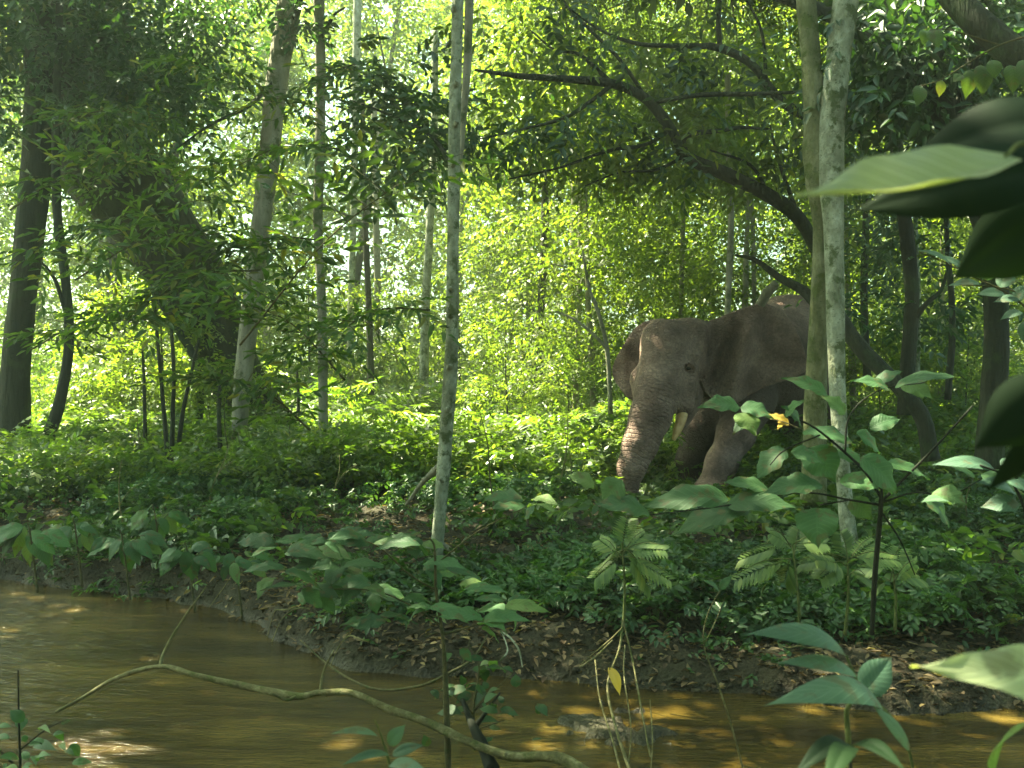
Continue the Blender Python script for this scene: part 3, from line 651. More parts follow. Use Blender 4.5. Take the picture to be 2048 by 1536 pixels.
# double pale trunk
def tree_double():
    root = thing('double_tree', P(1660, 1040, 7.6), 'pale double-stemmed tree, its two trunks touching midway, in front of the elephant', 'tree')
    t = Tubes(); t.add(px_path([(1626, 1010, 8.0), (1630, 860, 8.0), (1633, 750, 7.9), (1638, 600, 7.8), (1642, 450, 7.75), (1640, 370, 7.7), (1634, 300, 7.7), (1630, 230, 7.7), (1622, 110, 7.7), (1612, 0, 7.7), (1607, -60, 7.7)]) + [P(1590, -500, 7.7), P(1570, -1000, 7.7)],
                       [.10, .090, .080, .060, .055, .105, .112, .082, .072, .068, .068, .055, .04], 16, 8, .05, 1, 1.2); t.build('trunk', M['bark_moss'], root)
    t = Tubes(); t.add(px_path([(1705, 1130, 7.3), (1690, 1000, 7.35), (1679, 850, 7.4), (1673, 720, 7.45), (1670, 580, 7.5), (1667, 440, 7.55), (1662, 340, 7.6), (1664, 240, 7.6), (1676, 130, 7.6), (1692, 0, 7.6), (1698, -60, 7.6)]) + [P(1720, -500, 7.7), P(1740, -1000, 7.8)],
                       [.058, .050, .054, .062, .066, .070, .092, .090, .092, .090, .090, .08, .06], 16, 8, .05, 7, 1.2); t.build('trunk', M['bark_pale'], root)
    shade_foliage(root, -2, 7, 9.5, 18, 7.5, 10.5, 110); shade_foliage(root, 1.8, 5.5, 11.5, 16, 6, 7.2, 45)  # second, lower leaf layer added to keep overhead light off the elephant's body
tree_double()

def tree_arch():
    root = thing('arching_tree', P(1850, 850, 9.6), 'dark leaning tree whose long arching limb reaches left above the elephant', 'tree')
    t = Tubes()
    tr, _ = t.add(px_path([(1862, 920, 9.6), (1845, 835, 9.6), (1790, 765, 9.7), (1725, 700, 9.9), (1672, 620, 10.0), (1640, 520, 10.0), (1600, 440, 10.0), (1540, 392, 9.9), (1450, 348, 9.8), (1372, 312, 9.7), (1338, 255, 9.6), (1295, 200, 9.5), (1225, 168, 9.4), (1130, 158, 9.3), (1040, 152, 9.2), (950, 140, 9.2)]),
          [.09, .075, .072, .072, .068, .066, .066, .066, .062, .058, .054, .050, .042, .034, .024, .012], 12, 8, .09, 2, 1.2); t.build('trunk', M['bark_dark'], root)
    br = [
     [(1660, 640, 10.0, .07), (1610, 585, 10.2, .055), (1560, 556, 10.3, .042), (1510, 520, 10.4, .025), (1470, 510, 10.5, .01)],
     [(1735, 260, 9.2, .05), (1640, 245, 9.4, .045), (1560, 200, 9.5, .042), (1505, 130, 9.5, .038), (1440, 96, 9.5, .034), (1380, 92, 9.4, .026), (1280, 88, 9.3, .02), (1200, 60, 9.2, .012), (1130, 10, 9.2, .006)],
     [(1440, 96, 9.5, .026), (1437, 40, 9.4, .024), (1445, -50, 9.3, .02)],
     [(1532, 165, 9.5, .02), (1528, 90, 9.4, .016), (1515, 40, 9.3, .012), (1480, -20, 9.2, .008)],
     [(1372, 312, 9.7, .03), (1372, 272, 9.6, .026), (1440, 262, 9.5, .022), (1480, 255, 9.4, .018), (1540, 258, 9.3, .01)],
     [(1310, 205, 9.5, .02), (1400, 190, 9.4, .022), (1500, 188, 9.3, .02), (1600, 184, 9.2, .014)],
     [(1225, 168, 9.4, .025), (1185, 200, 9.3, .02), (1130, 235, 9.2, .018), (1060, 255, 9.1, .012), (930, 285, 9.0, .006)],
     [(1340, 260, 9.6, .02), (1290, 290, 9.5, .018), (1215, 302, 9.4, .016), (1120, 335, 9.3, .012), (1010, 360, 9.2, .006)],
     [(1225, 168, 9.4, .025), (1160, 110, 9.5, .018), (1110, 100, 9.6, .012), (1060, 60, 9.6, .006)],
     [(1295, 200, 9.5, .02), (1240, 120, 9.4, .018), (1180, 60, 9.4, .014), (1140, 20, 9.4, .01), (1110, -30, 9.4, .006)],
     [(1540, 392, 9.9, .018), (1500, 330, 9.8, .014), (1420, 300, 9.7, .008)],
     [(1600, 440, 10.0, .02), (1560, 330, 10.0, .016), (1540, 250, 10.0, .01)],
     [(1372, 312, 9.7, .02), (1310, 340, 9.7, .015), (1240, 345, 9.7, .01), (1170, 372, 9.6, .005)],
    ]
    pts = []
    for b in br:
        t = Tubes(); pp, _ = t.add(px_path([q[:3] for q in b]), [q[3] for q in b], 7, 6, .1, b[0][0]); pts.append(pp); t.build('branch', M['bark_dark'], root)
    t = Tubes(); t.add(px_path([(1520, 610, 10.9), (1535, 585, 10.85), (1553, 566, 10.8)]), [.05, .06, .045], 10, 5, .1, 2); t.build('broken_stub', M['bark_grey'], root)
    allp = np.vstack(pts[1:] + [tr[60:]])
    cen = along(allp, 135, np.array([.3, .3, .25])) + np.array([0, .75, -.1])
    keep = cen[:, 2] > CAMZ + (750 - 350) / F * cen[:, 1]
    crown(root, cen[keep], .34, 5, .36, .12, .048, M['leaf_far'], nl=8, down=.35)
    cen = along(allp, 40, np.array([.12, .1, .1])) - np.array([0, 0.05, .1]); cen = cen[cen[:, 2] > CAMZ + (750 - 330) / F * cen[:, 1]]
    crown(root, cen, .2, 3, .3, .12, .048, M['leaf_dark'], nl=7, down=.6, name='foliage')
tree_arch()

def tree_right():
    root = thing('dark_forked_tree', P(1985, 860, 8.4), 'dark forked tree at the right edge, a heavy limb reaching up leftwards', 'tree')
    t = Tubes(); t.add(px_path([(1978, 940, 8.4), (1985, 800, 8.4), (1992, 700, 8.4), (1990, 560, 8.4), (1975, 450, 8.3), (1940, 350, 8.2), (1912, 270, 8.1)]), [.11, .10, .10, .10, .11, .12, .12], 14, 8, .08, 4, 1.2); t.build('trunk', M['bark_dark'], root)
    for b in [[(1915, 285, 8.1, .11), (1880, 205, 8.1, .10), (1825, 140, 8.1, .10), (1760, 85, 8.2, .085), (1700, 45, 8.3, .075), (1610, 10, 8.4, .06), (1530, -20, 8.5, .045)],
              [(1915, 285, 8.1, .09), (1928, 200, 8.0, .06), (1945, 120, 8.0, .05), (1960, 40, 7.9, .045), (1960, -60, 7.9, .04)],
              [(1850, 165, 8.1, .04), (1880, 110, 8.0, .03), (1900, 50, 8.0, .02)]]:
        t = Tubes(); t.add(px_path([q[:3] for q in b]), [q[3] for q in b], 12, 7, .08, b[0][0]); t.build('limb', M['bark_dark'], root)
    cen = np.array([P(rng.uniform(1700, 2120), rng.uniform(-60, 260), rng.uniform(7.6, 9.5)) for _ in range(130)])
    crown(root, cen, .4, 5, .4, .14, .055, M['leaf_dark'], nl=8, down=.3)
    shade_foliage(root, 4, 13, 6, 18, 7.5, 10.5, 120)
tree_right()
def limb_top():
    root = thing('heavy_limb', P(2100, 180, 6.0), 'thick dark limb crossing the top right corner of the photo', 'branch')
    t = Tubes(); t.add(px_path([(1840, -90, 6.2), (1910, 0, 6.1), (1975, 62, 6.0), (2060, 130, 5.9), (2200, 230, 5.8), (2500, 380, 5.8), (2700, 900, 5.9), (2720, 1250, 6.0)]), [.07, .08, .085, .09, .1, .11, .12, .14], 14, 8, .08, 3); t.build('limb', M['bark_dark'], root)
    shade_foliage(root, -10, -.3, -9, 4.5, 3.6, 7.5, 190); shade_foliage(root, 3.2, 10, -9, 4.5, 3.6, 7.5, 110); shade_foliage(root, -.3, 3.2, 1.8, 4.5, 4.5, 7.5, 14); shade_foliage(root, -.3, 3.2, -9, -4, 4, 7.5, 40); shade_foliage(root, -13, 13, -13, -5, .3, 4.5, 260)  # unseen foliage added over and behind camera, low wall included, to cut sky light
limb_top()
plain_tree('liana_tree', 'dark slim upright tree between the double trunk and the right edge', [(1812, 830, 10.8), (1815, 740, 10.8), (1824, 600, 10.8), (1812, 460, 10.8), (1795, 330, 10.8), (1785, 180, 10.8), (1770, 60, 10.8), (1765, -60, 10.8)], [.095, .08, .075, .07, .06, .055, .05, .05], 'bark_dark',
           crown_at=[(rng.uniform(1690, 2150), rng.uniform(120, 640), rng.uniform(11, 13.5)) for _ in range(80)], branches=[[(1822, 650, 10.8, .03), (1850, 610, 10.7, .025), (1882, 580, 10.7, .02), (1897, 530, 10.7, .014)], [(1800, 380, 10.8, .03), (1760, 300, 10.8, .02), (1720, 230, 10.9, .012)]])
# paler, farther trunks that can be told apart
far_tr = [
 ('distant_tree', 'bright sunlit trunk in the glade, left of the slender pale tree', [(848, 800, 19), (850, 650, 19), (858, 480, 19), (868, 300, 19), (870, 60, 19)], [.09, .085, .08, .07, .06], 'bark_pale'),
 ('distant_tree', 'pale thin trunk standing in the brightest part of the glade', [(700, 800, 22), (702, 600, 22), (708, 400, 22), (712, 150, 22), (716, -30, 22)], [.08, .075, .07, .09, .1], 'bark_pale'),
 ('distant_tree', 'thin pale trunk rising behind the elephant\'s head', [(1450, 760, 15), (1456, 600, 15), (1462, 440, 15), (1458, 310, 15), (1455, 150, 15)], [.05, .045, .045, .045, .04], 'bark_grey'),
 ('distant_tree', 'short pale thin stem just above the elephant\'s ear', [(1482, 720, 16), (1490, 600, 16), (1492, 520, 16), (1497, 400, 16)], [.05, .05, .045, .03], 'bark_grey'),
 ('distant_tree', 'pale thin trunk behind the dark slim tree on the right', [(1832, 800, 14), (1836, 640, 14), (1834, 520, 14), (1826, 330, 14)], [.04, .035, .03, .025], 'bark_pale'),
 ('distant_tree', 'brownish sunlit trunk between the two brightest trunks of the glade', [(752, 790, 24), (755, 600, 24), (752, 430, 24), (748, 200, 24)], [.09, .08, .08, .07], 'bark_grey'),
 ('distant_tree', 'dark slim trunk right of the glade, before pale leaves', [(1075, 800, 18), (1080, 650, 18), (1090, 450, 18), (1085, 250, 18)], [.09, .08, .07, .05], 'bark_brown'),
 ('distant_tree', 'dim straight trunk left of the forked sapling by the elephant', [(1140, 790, 20), (1142, 600, 20), (1150, 400, 20), (1140, 200, 20)], [.10, .09, .08, .06], 'bark_grey'),
 ('distant_tree', 'slim dark trunk between the straight trunk and the sunlit ones', [(742, 790, 17), (738, 620, 17), (728, 400, 17), (725, 200, 17)], [.06, .055, .05, .04], 'bark_brown'),
 ('distant_tree', 'dark thin trunk glimpsed right of the double tree', [(1735, 760, 15), (1728, 600, 15), (1732, 400, 15), (1722, 200, 15)], [.06, .05, .05, .04], 'bark_dark'),
 ('distant_tree', 'thin dark upright stem near the right edge', [(1895, 800, 12), (1905, 640, 12), (1893, 450, 12), (1900, 250, 12)], [.04, .035, .03, .025], 'bark_dark'),
 ('distant_tree', 'slim trunk seen between the edge trunk and the bent tree', [(250, 800, 20), (240, 650, 20), (225, 500, 20), (215, 350, 20)], [.1, .09, .08, .07], 'bark_brown'),
]
for nme, lb, pts, rd, mt in far_tr:
    plain_tree(nme, lb, pts, rd, mt, sides=8, group='thin trunks in the background', bump=.08)
rt = thing('forked_sapling', P(1220, 800, 13.5), 'pale forked sapling left of the elephant\'s far ear', 'tree')
t = Tubes(); t.add(px_path([(1221, 850, 13.5), (1219, 770, 13.5), (1213, 690, 13.5), (1195, 620, 13.5), (1178, 575, 13.5), (1165, 500, 13.5)]), [.035, .032, .03, .026, .02, .01], 8, 6, .1, 1); t.build('trunk', M['bark_grey'], rt)
t = Tubes(); t.add(px_path([(1215, 700, 13.5), (1190, 672, 13.5), (1150, 640, 13.5), (1110, 622, 13.5)]), [.026, .022, .018, .01], 7, 6, .1, 1); t.build('branch', M['bark_grey'], rt)
# thin dark saplings on the left
for i, (pts, lb) in enumerate([
  ([(338, 960, 11.5), (330, 850, 11.5), (322, 760, 11.5), (312, 640, 11.5), (306, 540, 11.5)], 'thin dark sapling stem in front of the leaning trunk, first from the left'),
  ([(342, 965, 11.3), (345, 850, 11.3), (347, 740, 11.3), (340, 620, 11.3), (330, 500, 11.3)], 'dark sapling stem crossing its left neighbour near the ground'),
  ([(350, 960, 11.6), (365, 830, 11.6), (384, 740, 11.6), (398, 680, 11.6)], 'slanting dark sapling stem below the leaning trunk'),
  ([(292, 930, 12), (290, 850, 12), (288, 760, 12), (285, 700, 12)], 'fine short stem left of the crossing saplings'),
  ([(440, 900, 12), (438, 800, 12), (445, 730, 12)], 'fine dark stem against the foot of the curved trunk'),
  ([(595, 860, 14), (597, 800, 14), (594, 740, 14)], 'fine dark stem in the sunlit gap beside the stilt roots')]):
    plain_tree('thin_sapling', lb, pts, np.linspace(.03, .014, len(pts)), 'bark_dark', sides=6, group='thin sapling stems on the left')

# ------------------------------------------------------------------ trees and shrubs of the background
def proto_tree(H, z0_, rr, ncl, per, L, W, mt, tr, bark, lab, cat, name, nb=7):
    root = thing(name, (0, 0, 0), lab, cat)
    t = Tubes(); lean = rng.normal(0, .04, 2)
    pts = [np.array([lean[0] * z * z * .3 + .1 * math.sin(z * .7), lean[1] * z, z]) for z in np.linspace(-.2, H * .93, 7)]
    t.add(pts, np.linspace(tr, tr * .25, 7), 8, 4, .08, H); t.build('trunk', M[bark], root)
    cen = []
    t = Tubes()
    for i in range(ncl):
        z = z0_ + (H - z0_) * rng.random() ** .9
        k = math.sin(math.pi * min(1, max(.08, (z - z0_) / (H - z0_ + .01) * .85 + .12))) ** .6
        a = rng.random() * 6.28; q = rr * k * math.sqrt(rng.uniform(.08, 1))
        c_ = np.array([math.cos(a) * q, math.sin(a) * q, z]); cen.append(c_)
        if i < nb:
            b0 = np.array([lean[0] * z * z * .3, lean[1] * z, max(.1, z - q * .5)]); t.add([b0, (b0 + c_) / 2 + np.array([0, 0, .1]), c_], [tr * .3, tr * .2, .01], 5, 3)
    t.build('branch', M[bark], root)
    crown(root, np.array(cen), rr * .3, per, rr * .3, L, W, M[mt], nl=9, six=False)
    return root
PT = [proto_tree(9.5, 1.6, 2.0, 75, 16, .135, .065, 'leaf_far', .07, 'bark_grey', 'x', 'tree', 'understory_tree'),
      proto_tree(12, 3.5, 2.5, 80, 17, .15, .075, 'leaf_far', .12, 'bark_brown', 'x', 'tree', 'understory_tree'),
      proto_tree(3.6, .3, 1.4, 45, 13, .12, .055, 'leaf_far', .03, 'bark_brown', 'x', 'shrub', 'broadleaf_shrub', 4),
      proto_tree(2.4, .15, 1.2, 40, 12, .10, .045, 'leaf_herb', .02, 'bark_brown', 'x', 'shrub', 'broadleaf_shrub', 4)]
used = set()
def put(k, x, y, s, lab, group, rz=None):
    src = PT[k]
    if k in used:
        o = src.copy(); COL.objects.link(o)
        for ch in list(src.children):
            c_ = ch.copy(); COL.objects.link(c_); c_.parent = o
    else: o = src; used.add(k)
    o.location = (x, y, float(ground_z(x, y)) - .05); o.rotation_euler = (0, 0, rng.random() * 6.28 if rz is None else rz); o.scale = (s, s, s * rng.uniform(.92, 1.1))
    tag(o, lab, 'shrub' if k > 1 else 'tree', group)
# (photo column, distance, kind, size)
bgt = []
for px in range(-150, 2300, 175): bgt.append((px + rng.uniform(-50, 50), rng.uniform(27, 31), 0 if (px // 175) % 2 else 1, rng.uniform(1.05, 1.3)))
for px in range(-60, 2200, 210):
    if 480 < px < 980: continue
    bgt.append((px + rng.uniform(-60, 60), rng.uniform(21, 25), (px // 210) % 2, rng.uniform(.85, 1.1)))
for px in (1120, 1200, 1330, 1500, 1700, 1900, 2060): bgt.append((px + rng.uniform(-40, 40), rng.uniform(16, 19), 0, rng.uniform(.75, .95)))
for px, d, k, s in bgt:
    put(k, X(px, d), d, s, 'leafy green background tree among the wall of foliage behind the glade', 'background trees behind the glade')
bgs = []
for px in range(-100, 2200, 150): bgs.append((px + rng.uniform(-50, 50), rng.uniform(19, 26), 2, rng.uniform(.8, 1.2)))
for px in (-40, 60, 150, 250, 330, 430, 1010, 1120, 1260, 1420, 1560, 1760, 1920, 2080): bgs.append((px + rng.uniform(-30, 30), rng.uniform(14.8, 17.5), 2 if px % 20 else 3, rng.uniform(.6, .95)))
for px, d, k, s in bgs:
    put(k, X(px, d), d, s, 'bushy green shrub growing behind the undergrowth of the forest floor', 'shrubs behind the undergrowth')

# far-off wood, one mass
n = 900
ang = rng.uniform(-.62, .62, n); dd = rng.uniform(33, 46, n)
cen = np.stack([np.tan(ang) * dd, dd, rng.uniform(.3, 1, n) * 0 + rng.random(n) ** 1.15 * 18 + .3], 1)
pos, d, u, sc, tid = blob_sprays(cen, 1.9, 17, 1.2, 8)
tag(leaves('distant_woods', pos, d, u, .34 * sc, .19 * sc, M['leaf_far'], six=False, v=np.clip(tid * .6 + rng.random(len(tid)) * .4, 0, 1)), 'dense far-off forest foliage closing the view', 'foliage', kind='stuff')

# ------------------------------------------------------------------ ground cover
def cover(name, n, y0_, y1_, hfun, size, L, W, mt, label, nl=8, six=False, dens=None, tilt=.5):
    y = np.sqrt(rng.uniform(y0_ ** 2, y1_ ** 2, n)); x = rng.uniform(-.56, .56, n) * y
    s = y - shore(x)
    keep = s > (.06 if name == 'bank_sprigs' else .5) * (.50 - .46 * np.clip((-1.6 - x) / 1., 0, 1)) * (1 + .8 * vnoise(x, y, .5, 41)) + .8 * rng.random(n) ** 2.2 - .12
    if dens is not None: keep &= rng.random(n) < dens(x, y, s)
    x, y = x[keep], y[keep]; n = len(x)
    low = np.clip(1 - ((x - 1.75) / 1.0) ** 4, 0, 1) * np.clip((y - 8.6) / .8, 0, 1) * np.clip((12.3 - y) / .4, 0, 1)
    k = rng.random(n) > low * .55; x, y, low = x[k], y[k], low[k]; n = len(x)
    hh = hfun(x, y) * rng.uniform(.15, 1, n) ** .7 * (1 - .82 * low)
    org = np.stack([x, y, ground_z(x, y) + hh], 1)
    a = rng.random(n) * 6.28; hd = np.stack([np.cos(a), np.sin(a), rng.normal(.25, tilt, n)], 1)
    pos, d, u, sc, tid = sprays(org, hd, size * rng.uniform(.6, 1.3, n) * (1 - .5 * low), nl)
    v = np.clip(tid * .7 + rng.random(len(tid)) * .3, 0, 1)
    tag(leaves(name, pos, d, u, L * sc, W * sc, M[mt], six=six, v=v), label, 'plants', kind='stuff')
clump = lambda x, y, s: np.clip(.50 + 2.6 * vnoise(x, y, .9, 21) + .8 * vnoise(x, y, .3, 22), 0.05, 1)
cover('bank_herbs', 29000, 6.2, 12, lambda x, y: .10 + .25 * np.clip(vnoise(x, y, .9, 31) + .4, 0, 1) + .1 * np.clip((y - 8) / 3, 0, 1), .15, .065, .032, 'leaf_bank', 'low leafy herbs covering the stream bank', six=True, dens=clump)
cover('glade_undergrowth', 32000, 10.5, 20, lambda x, y: .35 + .6 * np.clip(vnoise(x, y, 1.6, 33) + .5, 0, 1) - .15 * np.exp(-((x - 1.6) / .8) ** 2 - ((y - 11) / 1.5) ** 2), .28, .10, .045, 'leaf_herb', 'thick green undergrowth filling the sunlit glade')
cover('far_undergrowth', 24000, 18, 33, lambda x, y: .75 + .9 * np.clip(vnoise(x, y, 2.5, 35) + .5, 0, 1), .45, .16, .075, 'leaf_herb', 'farther undergrowth below the background trees', nl=7)

cover('tall_herbs', 5200, 12.2, 26, lambda x, y: .55 + .7 * np.clip(vnoise(x, y, 1.1, 61) + .5, 0, 1), .50, .17, .052, 'leaf_herb', 'taller loose herbs standing above the glade undergrowth', nl=11, six=True, dens=lambda x, y, s: np.clip(.3 + 2.4 * vnoise(x, y, 1.3, 62), 0, 1), tilt=.35)
cover('broad_herbs', 3400, 6.4, 13, lambda x, y: .18 + .3 * np.clip(vnoise(x, y, .7, 63) + .5, 0, 1), .22, .12, .062, 'leaf_mid', 'patches of broader-leaved herbs on the bank', nl=6, six=True, dens=lambda x, y, s: np.clip(.1 + 2.6 * vnoise(x, y, .8, 64) + .8 * (s < .9) * (x < -1.8), 0, 1))
cover('bank_sprigs', 2600, 5.7, 8.5, lambda x, y: .06 + 0 * x, .10, .05, .026, 'leaf_bank', 'scattered green sprigs rooted in the bare mud', nl=6, six=True, dens=lambda x, y, s: np.clip(.2 + 2 * vnoise(x, y, .4, 65), 0, 1))

random.seed(55)
for i in range(16):
    py_ = random.uniform(7.6, 13); px_ = random.uniform(-.45, .48) * py_
    if .9 < px_ < 2.7 and py_ < 12: continue
    root = thing('dead_stem', (px_, py_, float(ground_z(px_, py_))), 'thin leafless stem poking up through the low undergrowth', 'plant', 'bare stems in the undergrowth')
    t = Tubes(); h_ = random.uniform(.5, 1.2); a, b = random.uniform(-.25, .25), random.uniform(-.2, .2)
    pp = [np.array([px_ + a * q * q * h_ + .02 * math.sin(q * 7 + i), py_ + b * q * h_, float(ground_z(px_, py_)) - .03 + q * h_]) for q in np.linspace(0, 1, 5)]
    t.add(pp, np.linspace(.010, .003, 5), 6, 4, .1, i, 3.); t.build('stem', M['root' if i % 2 else 'twig'], root)
    if i % 2: t = Tubes(); t.add([pp[2], pp[2] + np.array([.08, 0, .12]), pp[2] + np.array([.2, .02, .2])], [.005, .004, .002], 5, 3); t.build('twig', M['root'], root)
# leaf litter
n = 34000
y = rng.uniform(5.6, 12.5, n); x = rng.uniform(-.55, .55, n) * y; s = y - shore(x)
k = s > -.03; x, y = x[k], y[k]; n = len(x)
k = rng.random(n) < np.exp(-(y - shore(x)) / 1.5) * .7 + .25; x, y = x[k], y[k]; n = len(x)
a = rng.random(n) * 6.28; pos = np.stack([x, y, ground_z(x, y) + .012], 1); d = np.stack([np.cos(a), np.sin(a), rng.normal(.0, .25, n)], 1)
tag(leaves('leaf_litter', pos, d, np.array([0, 0, 1.]) + rng.normal(0, .35, (n, 3)), rng.uniform(.03, .085, n), rng.uniform(.015, .038, n), M['dead'], fold=.2), 'brown fallen leaves scattered over the muddy bank', 'litter', kind='stuff')
# clods and pebbles at the water's edge
def clods(name, n, sm, lo, hi, mt, label):
    x = rng.uniform(-4.5, 3.4, n); s = rng.exponential(sm, n) + .0; y = shore(x) + s - .05
    r_ = rng.uniform(lo, hi, n)
    th = np.arange(6) / 6 * 6.283
    tmpl = [(0, 0, 1)] + [(math.cos(t_) * .8, math.sin(t_) * .8, .6) for t_ in th] + [(math.cos(t_ + .5), math.sin(t_ + .5), 0) for t_ in th] + [(math.cos(t_) * .7, math.sin(t_) * .7, -.6) for t_ in th]
    T = np.array(tmpl); V = T[None] * r_[:, None, None] * rng.uniform(.6, 1.4, (n, 1, 3)) * rng.uniform(.5, 1.35, (n, len(T), 1)); V[..., 2] *= .6
    V += np.stack([x, y, ground_z(x, y) + r_ * .2], 1)[:, None]
    f3 = np.array([[0, 1 + i, 1 + (i + 1) % 6] for i in range(6)]); f4 = np.array([[1 + i, 7 + i, 7 + (i + 1) % 6, 1 + (i + 1) % 6] for i in range(6)] + [[7 + i, 13 + i, 13 + (i + 1) % 6, 7 + (i + 1) % 6] for i in range(6)])
    b = (np.arange(n) * len(T))[:, None, None]
    tag(link(name, mesh_np(name, V.reshape(-1, 3), [(f3[None] + b).reshape(-1, 3), (f4[None] + b).reshape(-1, 4)]), mt), label, 'mud', kind='stuff')
clods('mud_clods', 900, .25, .005, .026, bpy.data.materials['soil'], 'dark crumbs of mud and small stones along the water edge')

# ------------------------------------------------------------------ detailed single leaves and plants
def big_leaf_geo(base, tip, wid, up=(0, 0, 1), cup=.25, arch=.12, wave=0., lobes=0., fold=.3, nu=14, nv=4, shape=.75, one=None):
    """one modelled leaf: returns V, F, lu, lv"""
    base = np.array(base); tip = np.array(tip); ax = tip - base; L = np.linalg.norm(ax); d = ax / L
    up = nrm(np.array(up, float)); side = nrm(np.cross(d, up)); up = np.cross(side, d)
    V = []; lu = []; lv = []
    ph = random.random() * 6
    for i in range(nu + 1):
        t_ = i / nu
        w_ = (math.sin(math.pi * min(1, t_ ** shape)) ** (.75 + .7 * t_ * t_) if 0 < t_ < 1 else 0) * .5 * wid
        w_ *= 1 + lobes * math.sin(t_ * math.pi * 7 + ph)
        c_ = base + ax * t_ + up * L * arch * math.sin(math.pi * t_ ** .8)
        for j in range(-nv, nv + 1):
            s = j / nv
            V.append(c_ + side * w_ * s + up * (abs(s) * fold * w_ - cup * w_ * s * s) + up * wave * wid * math.sin(t_ * 17 + s * 2 + ph) * s * s)
            lu.append(t_); lv.append(s)
    k = 2 * nv + 1
    Fq = [[i * k + j, (i + 1) * k + j, (i + 1) * k + j + 1, i * k + j + 1] for i in range(nu) for j in range(2 * nv)]
    return np.array(V), np.array(Fq), np.array(lu), np.array(lv)
class LeafSet:
    def __init__(s): s.V = []; s.F = []; s.a = []; s.b = []; s.v = []; s.n = 0
    def add(s, *a, v=None, **k):
        V, Fq, lu, lv = big_leaf_geo(*a, **k); s.V.append(V); s.F.append(Fq + s.n); s.a.append(lu); s.b.append(lv)
        s.v.append(np.full(len(V), random.random() if v is None else v)); s.n += len(V)
    def build(s, name, mt, parent=None):
        return link(name, mesh_np(name, np.vstack(s.V), np.vstack(s.F), {'lu': np.concatenate(s.a), 'lv': np.concatenate(s.b), 'v': np.concatenate(s.v)}), mt, parent)
def facing(k=.6): return (random.uniform(-.3, .3), -k + random.uniform(-.2, .2), .8)

def placed_plant(name, label, cat, depth, stems, lv, mt, smt, group=None, k=.6, dj=.15, **kw):
    """stems: lists of (px,py[,depth],radius mm); lv: (bx,by,tx,ty,width px)"""
    root = thing(name, P(stems[0][0][0], stems[0][0][1], depth), label, cat, group)
    t = Tubes()
    for s_ in stems: t.add([P(q[0], q[1], depth) for q in s_], [q[2] / 1000 for q in s_], 7, 6, .08, s_[0][0])
    t.build('stem', M[smt], root)
    ls = LeafSet()
    for q in lv:
        d0 = depth + random.uniform(-dj, dj); d1 = d0 - random.uniform(-.5, 1) * dj * .6
        ls.add(P(q[0], q[1], d0), P(q[2], q[3], d1), q[4] / F * depth * 1.15, facing(k), **kw)
    ls.build('foliage', M[mt], root)
    return root
random.seed(11)
# sapling in front of the elephant
placed_plant('broadleaf_sapling', 'broad-leaved sapling on a black stem in front of the elephant\'s legs', 'sapling', 3.7,
 [[(1744, 1270, 9), (1750, 1150, 9), (1762, 1010, 8), (1758, 955, 6)], [(1762, 1005, 6), (1800, 965, 5), (1860, 905, 4.5), (1945, 812, 3)],
  [(1764, 1000, 6), (1735, 950, 5), (1690, 905, 5), (1620, 850, 4), (1545, 825, 3), (1480, 815, 2)], [(1762, 1010, 5), (1700, 1000, 4), (1600, 985, 3), (1460, 1010, 3), (1300, 1030, 2)],
  [(1690, 905, 4), (1700, 830, 3), (1760, 780, 3), (1850, 765, 2)], [(1640, 870, 3), (1570, 900, 3), (1540, 930, 2)], [(1760, 1020, 4), (1800, 1080, 3), (1830, 1150, 2)], [(1700, 1000, 3), (1640, 1010, 3)], [(1764, 1005, 4), (1830, 985, 3), (1900, 990, 3), (1960, 960, 2)]],
 [(1480, 815, 1395, 815, 42), (1480, 815, 1548, 838, 48), (1478, 826, 1512, 872, 46), (1500, 835, 1465, 870, 24), (1655, 792, 1562, 756, 34), (1600, 850, 1563, 812, 46), (1605, 865, 1712, 892, 52), (1712, 868, 1760, 908, 44),
  (1618, 895, 1672, 965, 70), (1572, 898, 1512, 962, 52), (1645, 972, 1518, 990, 52), (1460, 1000, 1275, 1018, 54), (1300, 1030, 1180, 1010, 50), (1245, 960, 1205, 1010, 48), (1190, 975, 1130, 950, 40), (1740, 858, 1802, 838, 36), (1780, 782, 1700, 762, 34), (1752, 770, 1806, 742, 34),
  (1800, 765, 1868, 800, 44), (1790, 775, 1922, 755, 34), (1632, 1015, 1636, 1098, 70), (1500, 1020, 1340, 1075, 62), (1450, 1012, 1602, 1018, 50), (1720, 915, 1795, 992, 60), (1770, 930, 1860, 960, 40), (1700, 1000, 1745, 1040, 46), (1680, 960, 1760, 980, 44),
  (1865, 985, 1935, 1010, 46), (1880, 925, 1955, 960, 34), (1960, 950, 2048, 990, 50), (1540, 985, 1440, 965, 36), (1660, 905, 1730, 930, 40), (1570, 840, 1610, 800, 36), (1690, 830, 1640, 790, 40), (1850, 1000, 1900, 1060, 50), (1400, 1030, 1330, 990, 44), (1580, 905, 1650, 930, 50)],
 'leaf_big', 'stem_black', lobes=.06, wave=.05)
yl = placed_plant('dying_leaf', 'torn yellow dying leaf caught on the sapling by the elephant\'s leg', 'leaf', 3.55, [[(1600, 858, 2.5), (1570, 845, 2), (1540, 838, 1.5)]], [(1578, 850, 1536, 828, 20), (1572, 846, 1554, 860, 14)], 'yellow', 'twig', lobes=.25)
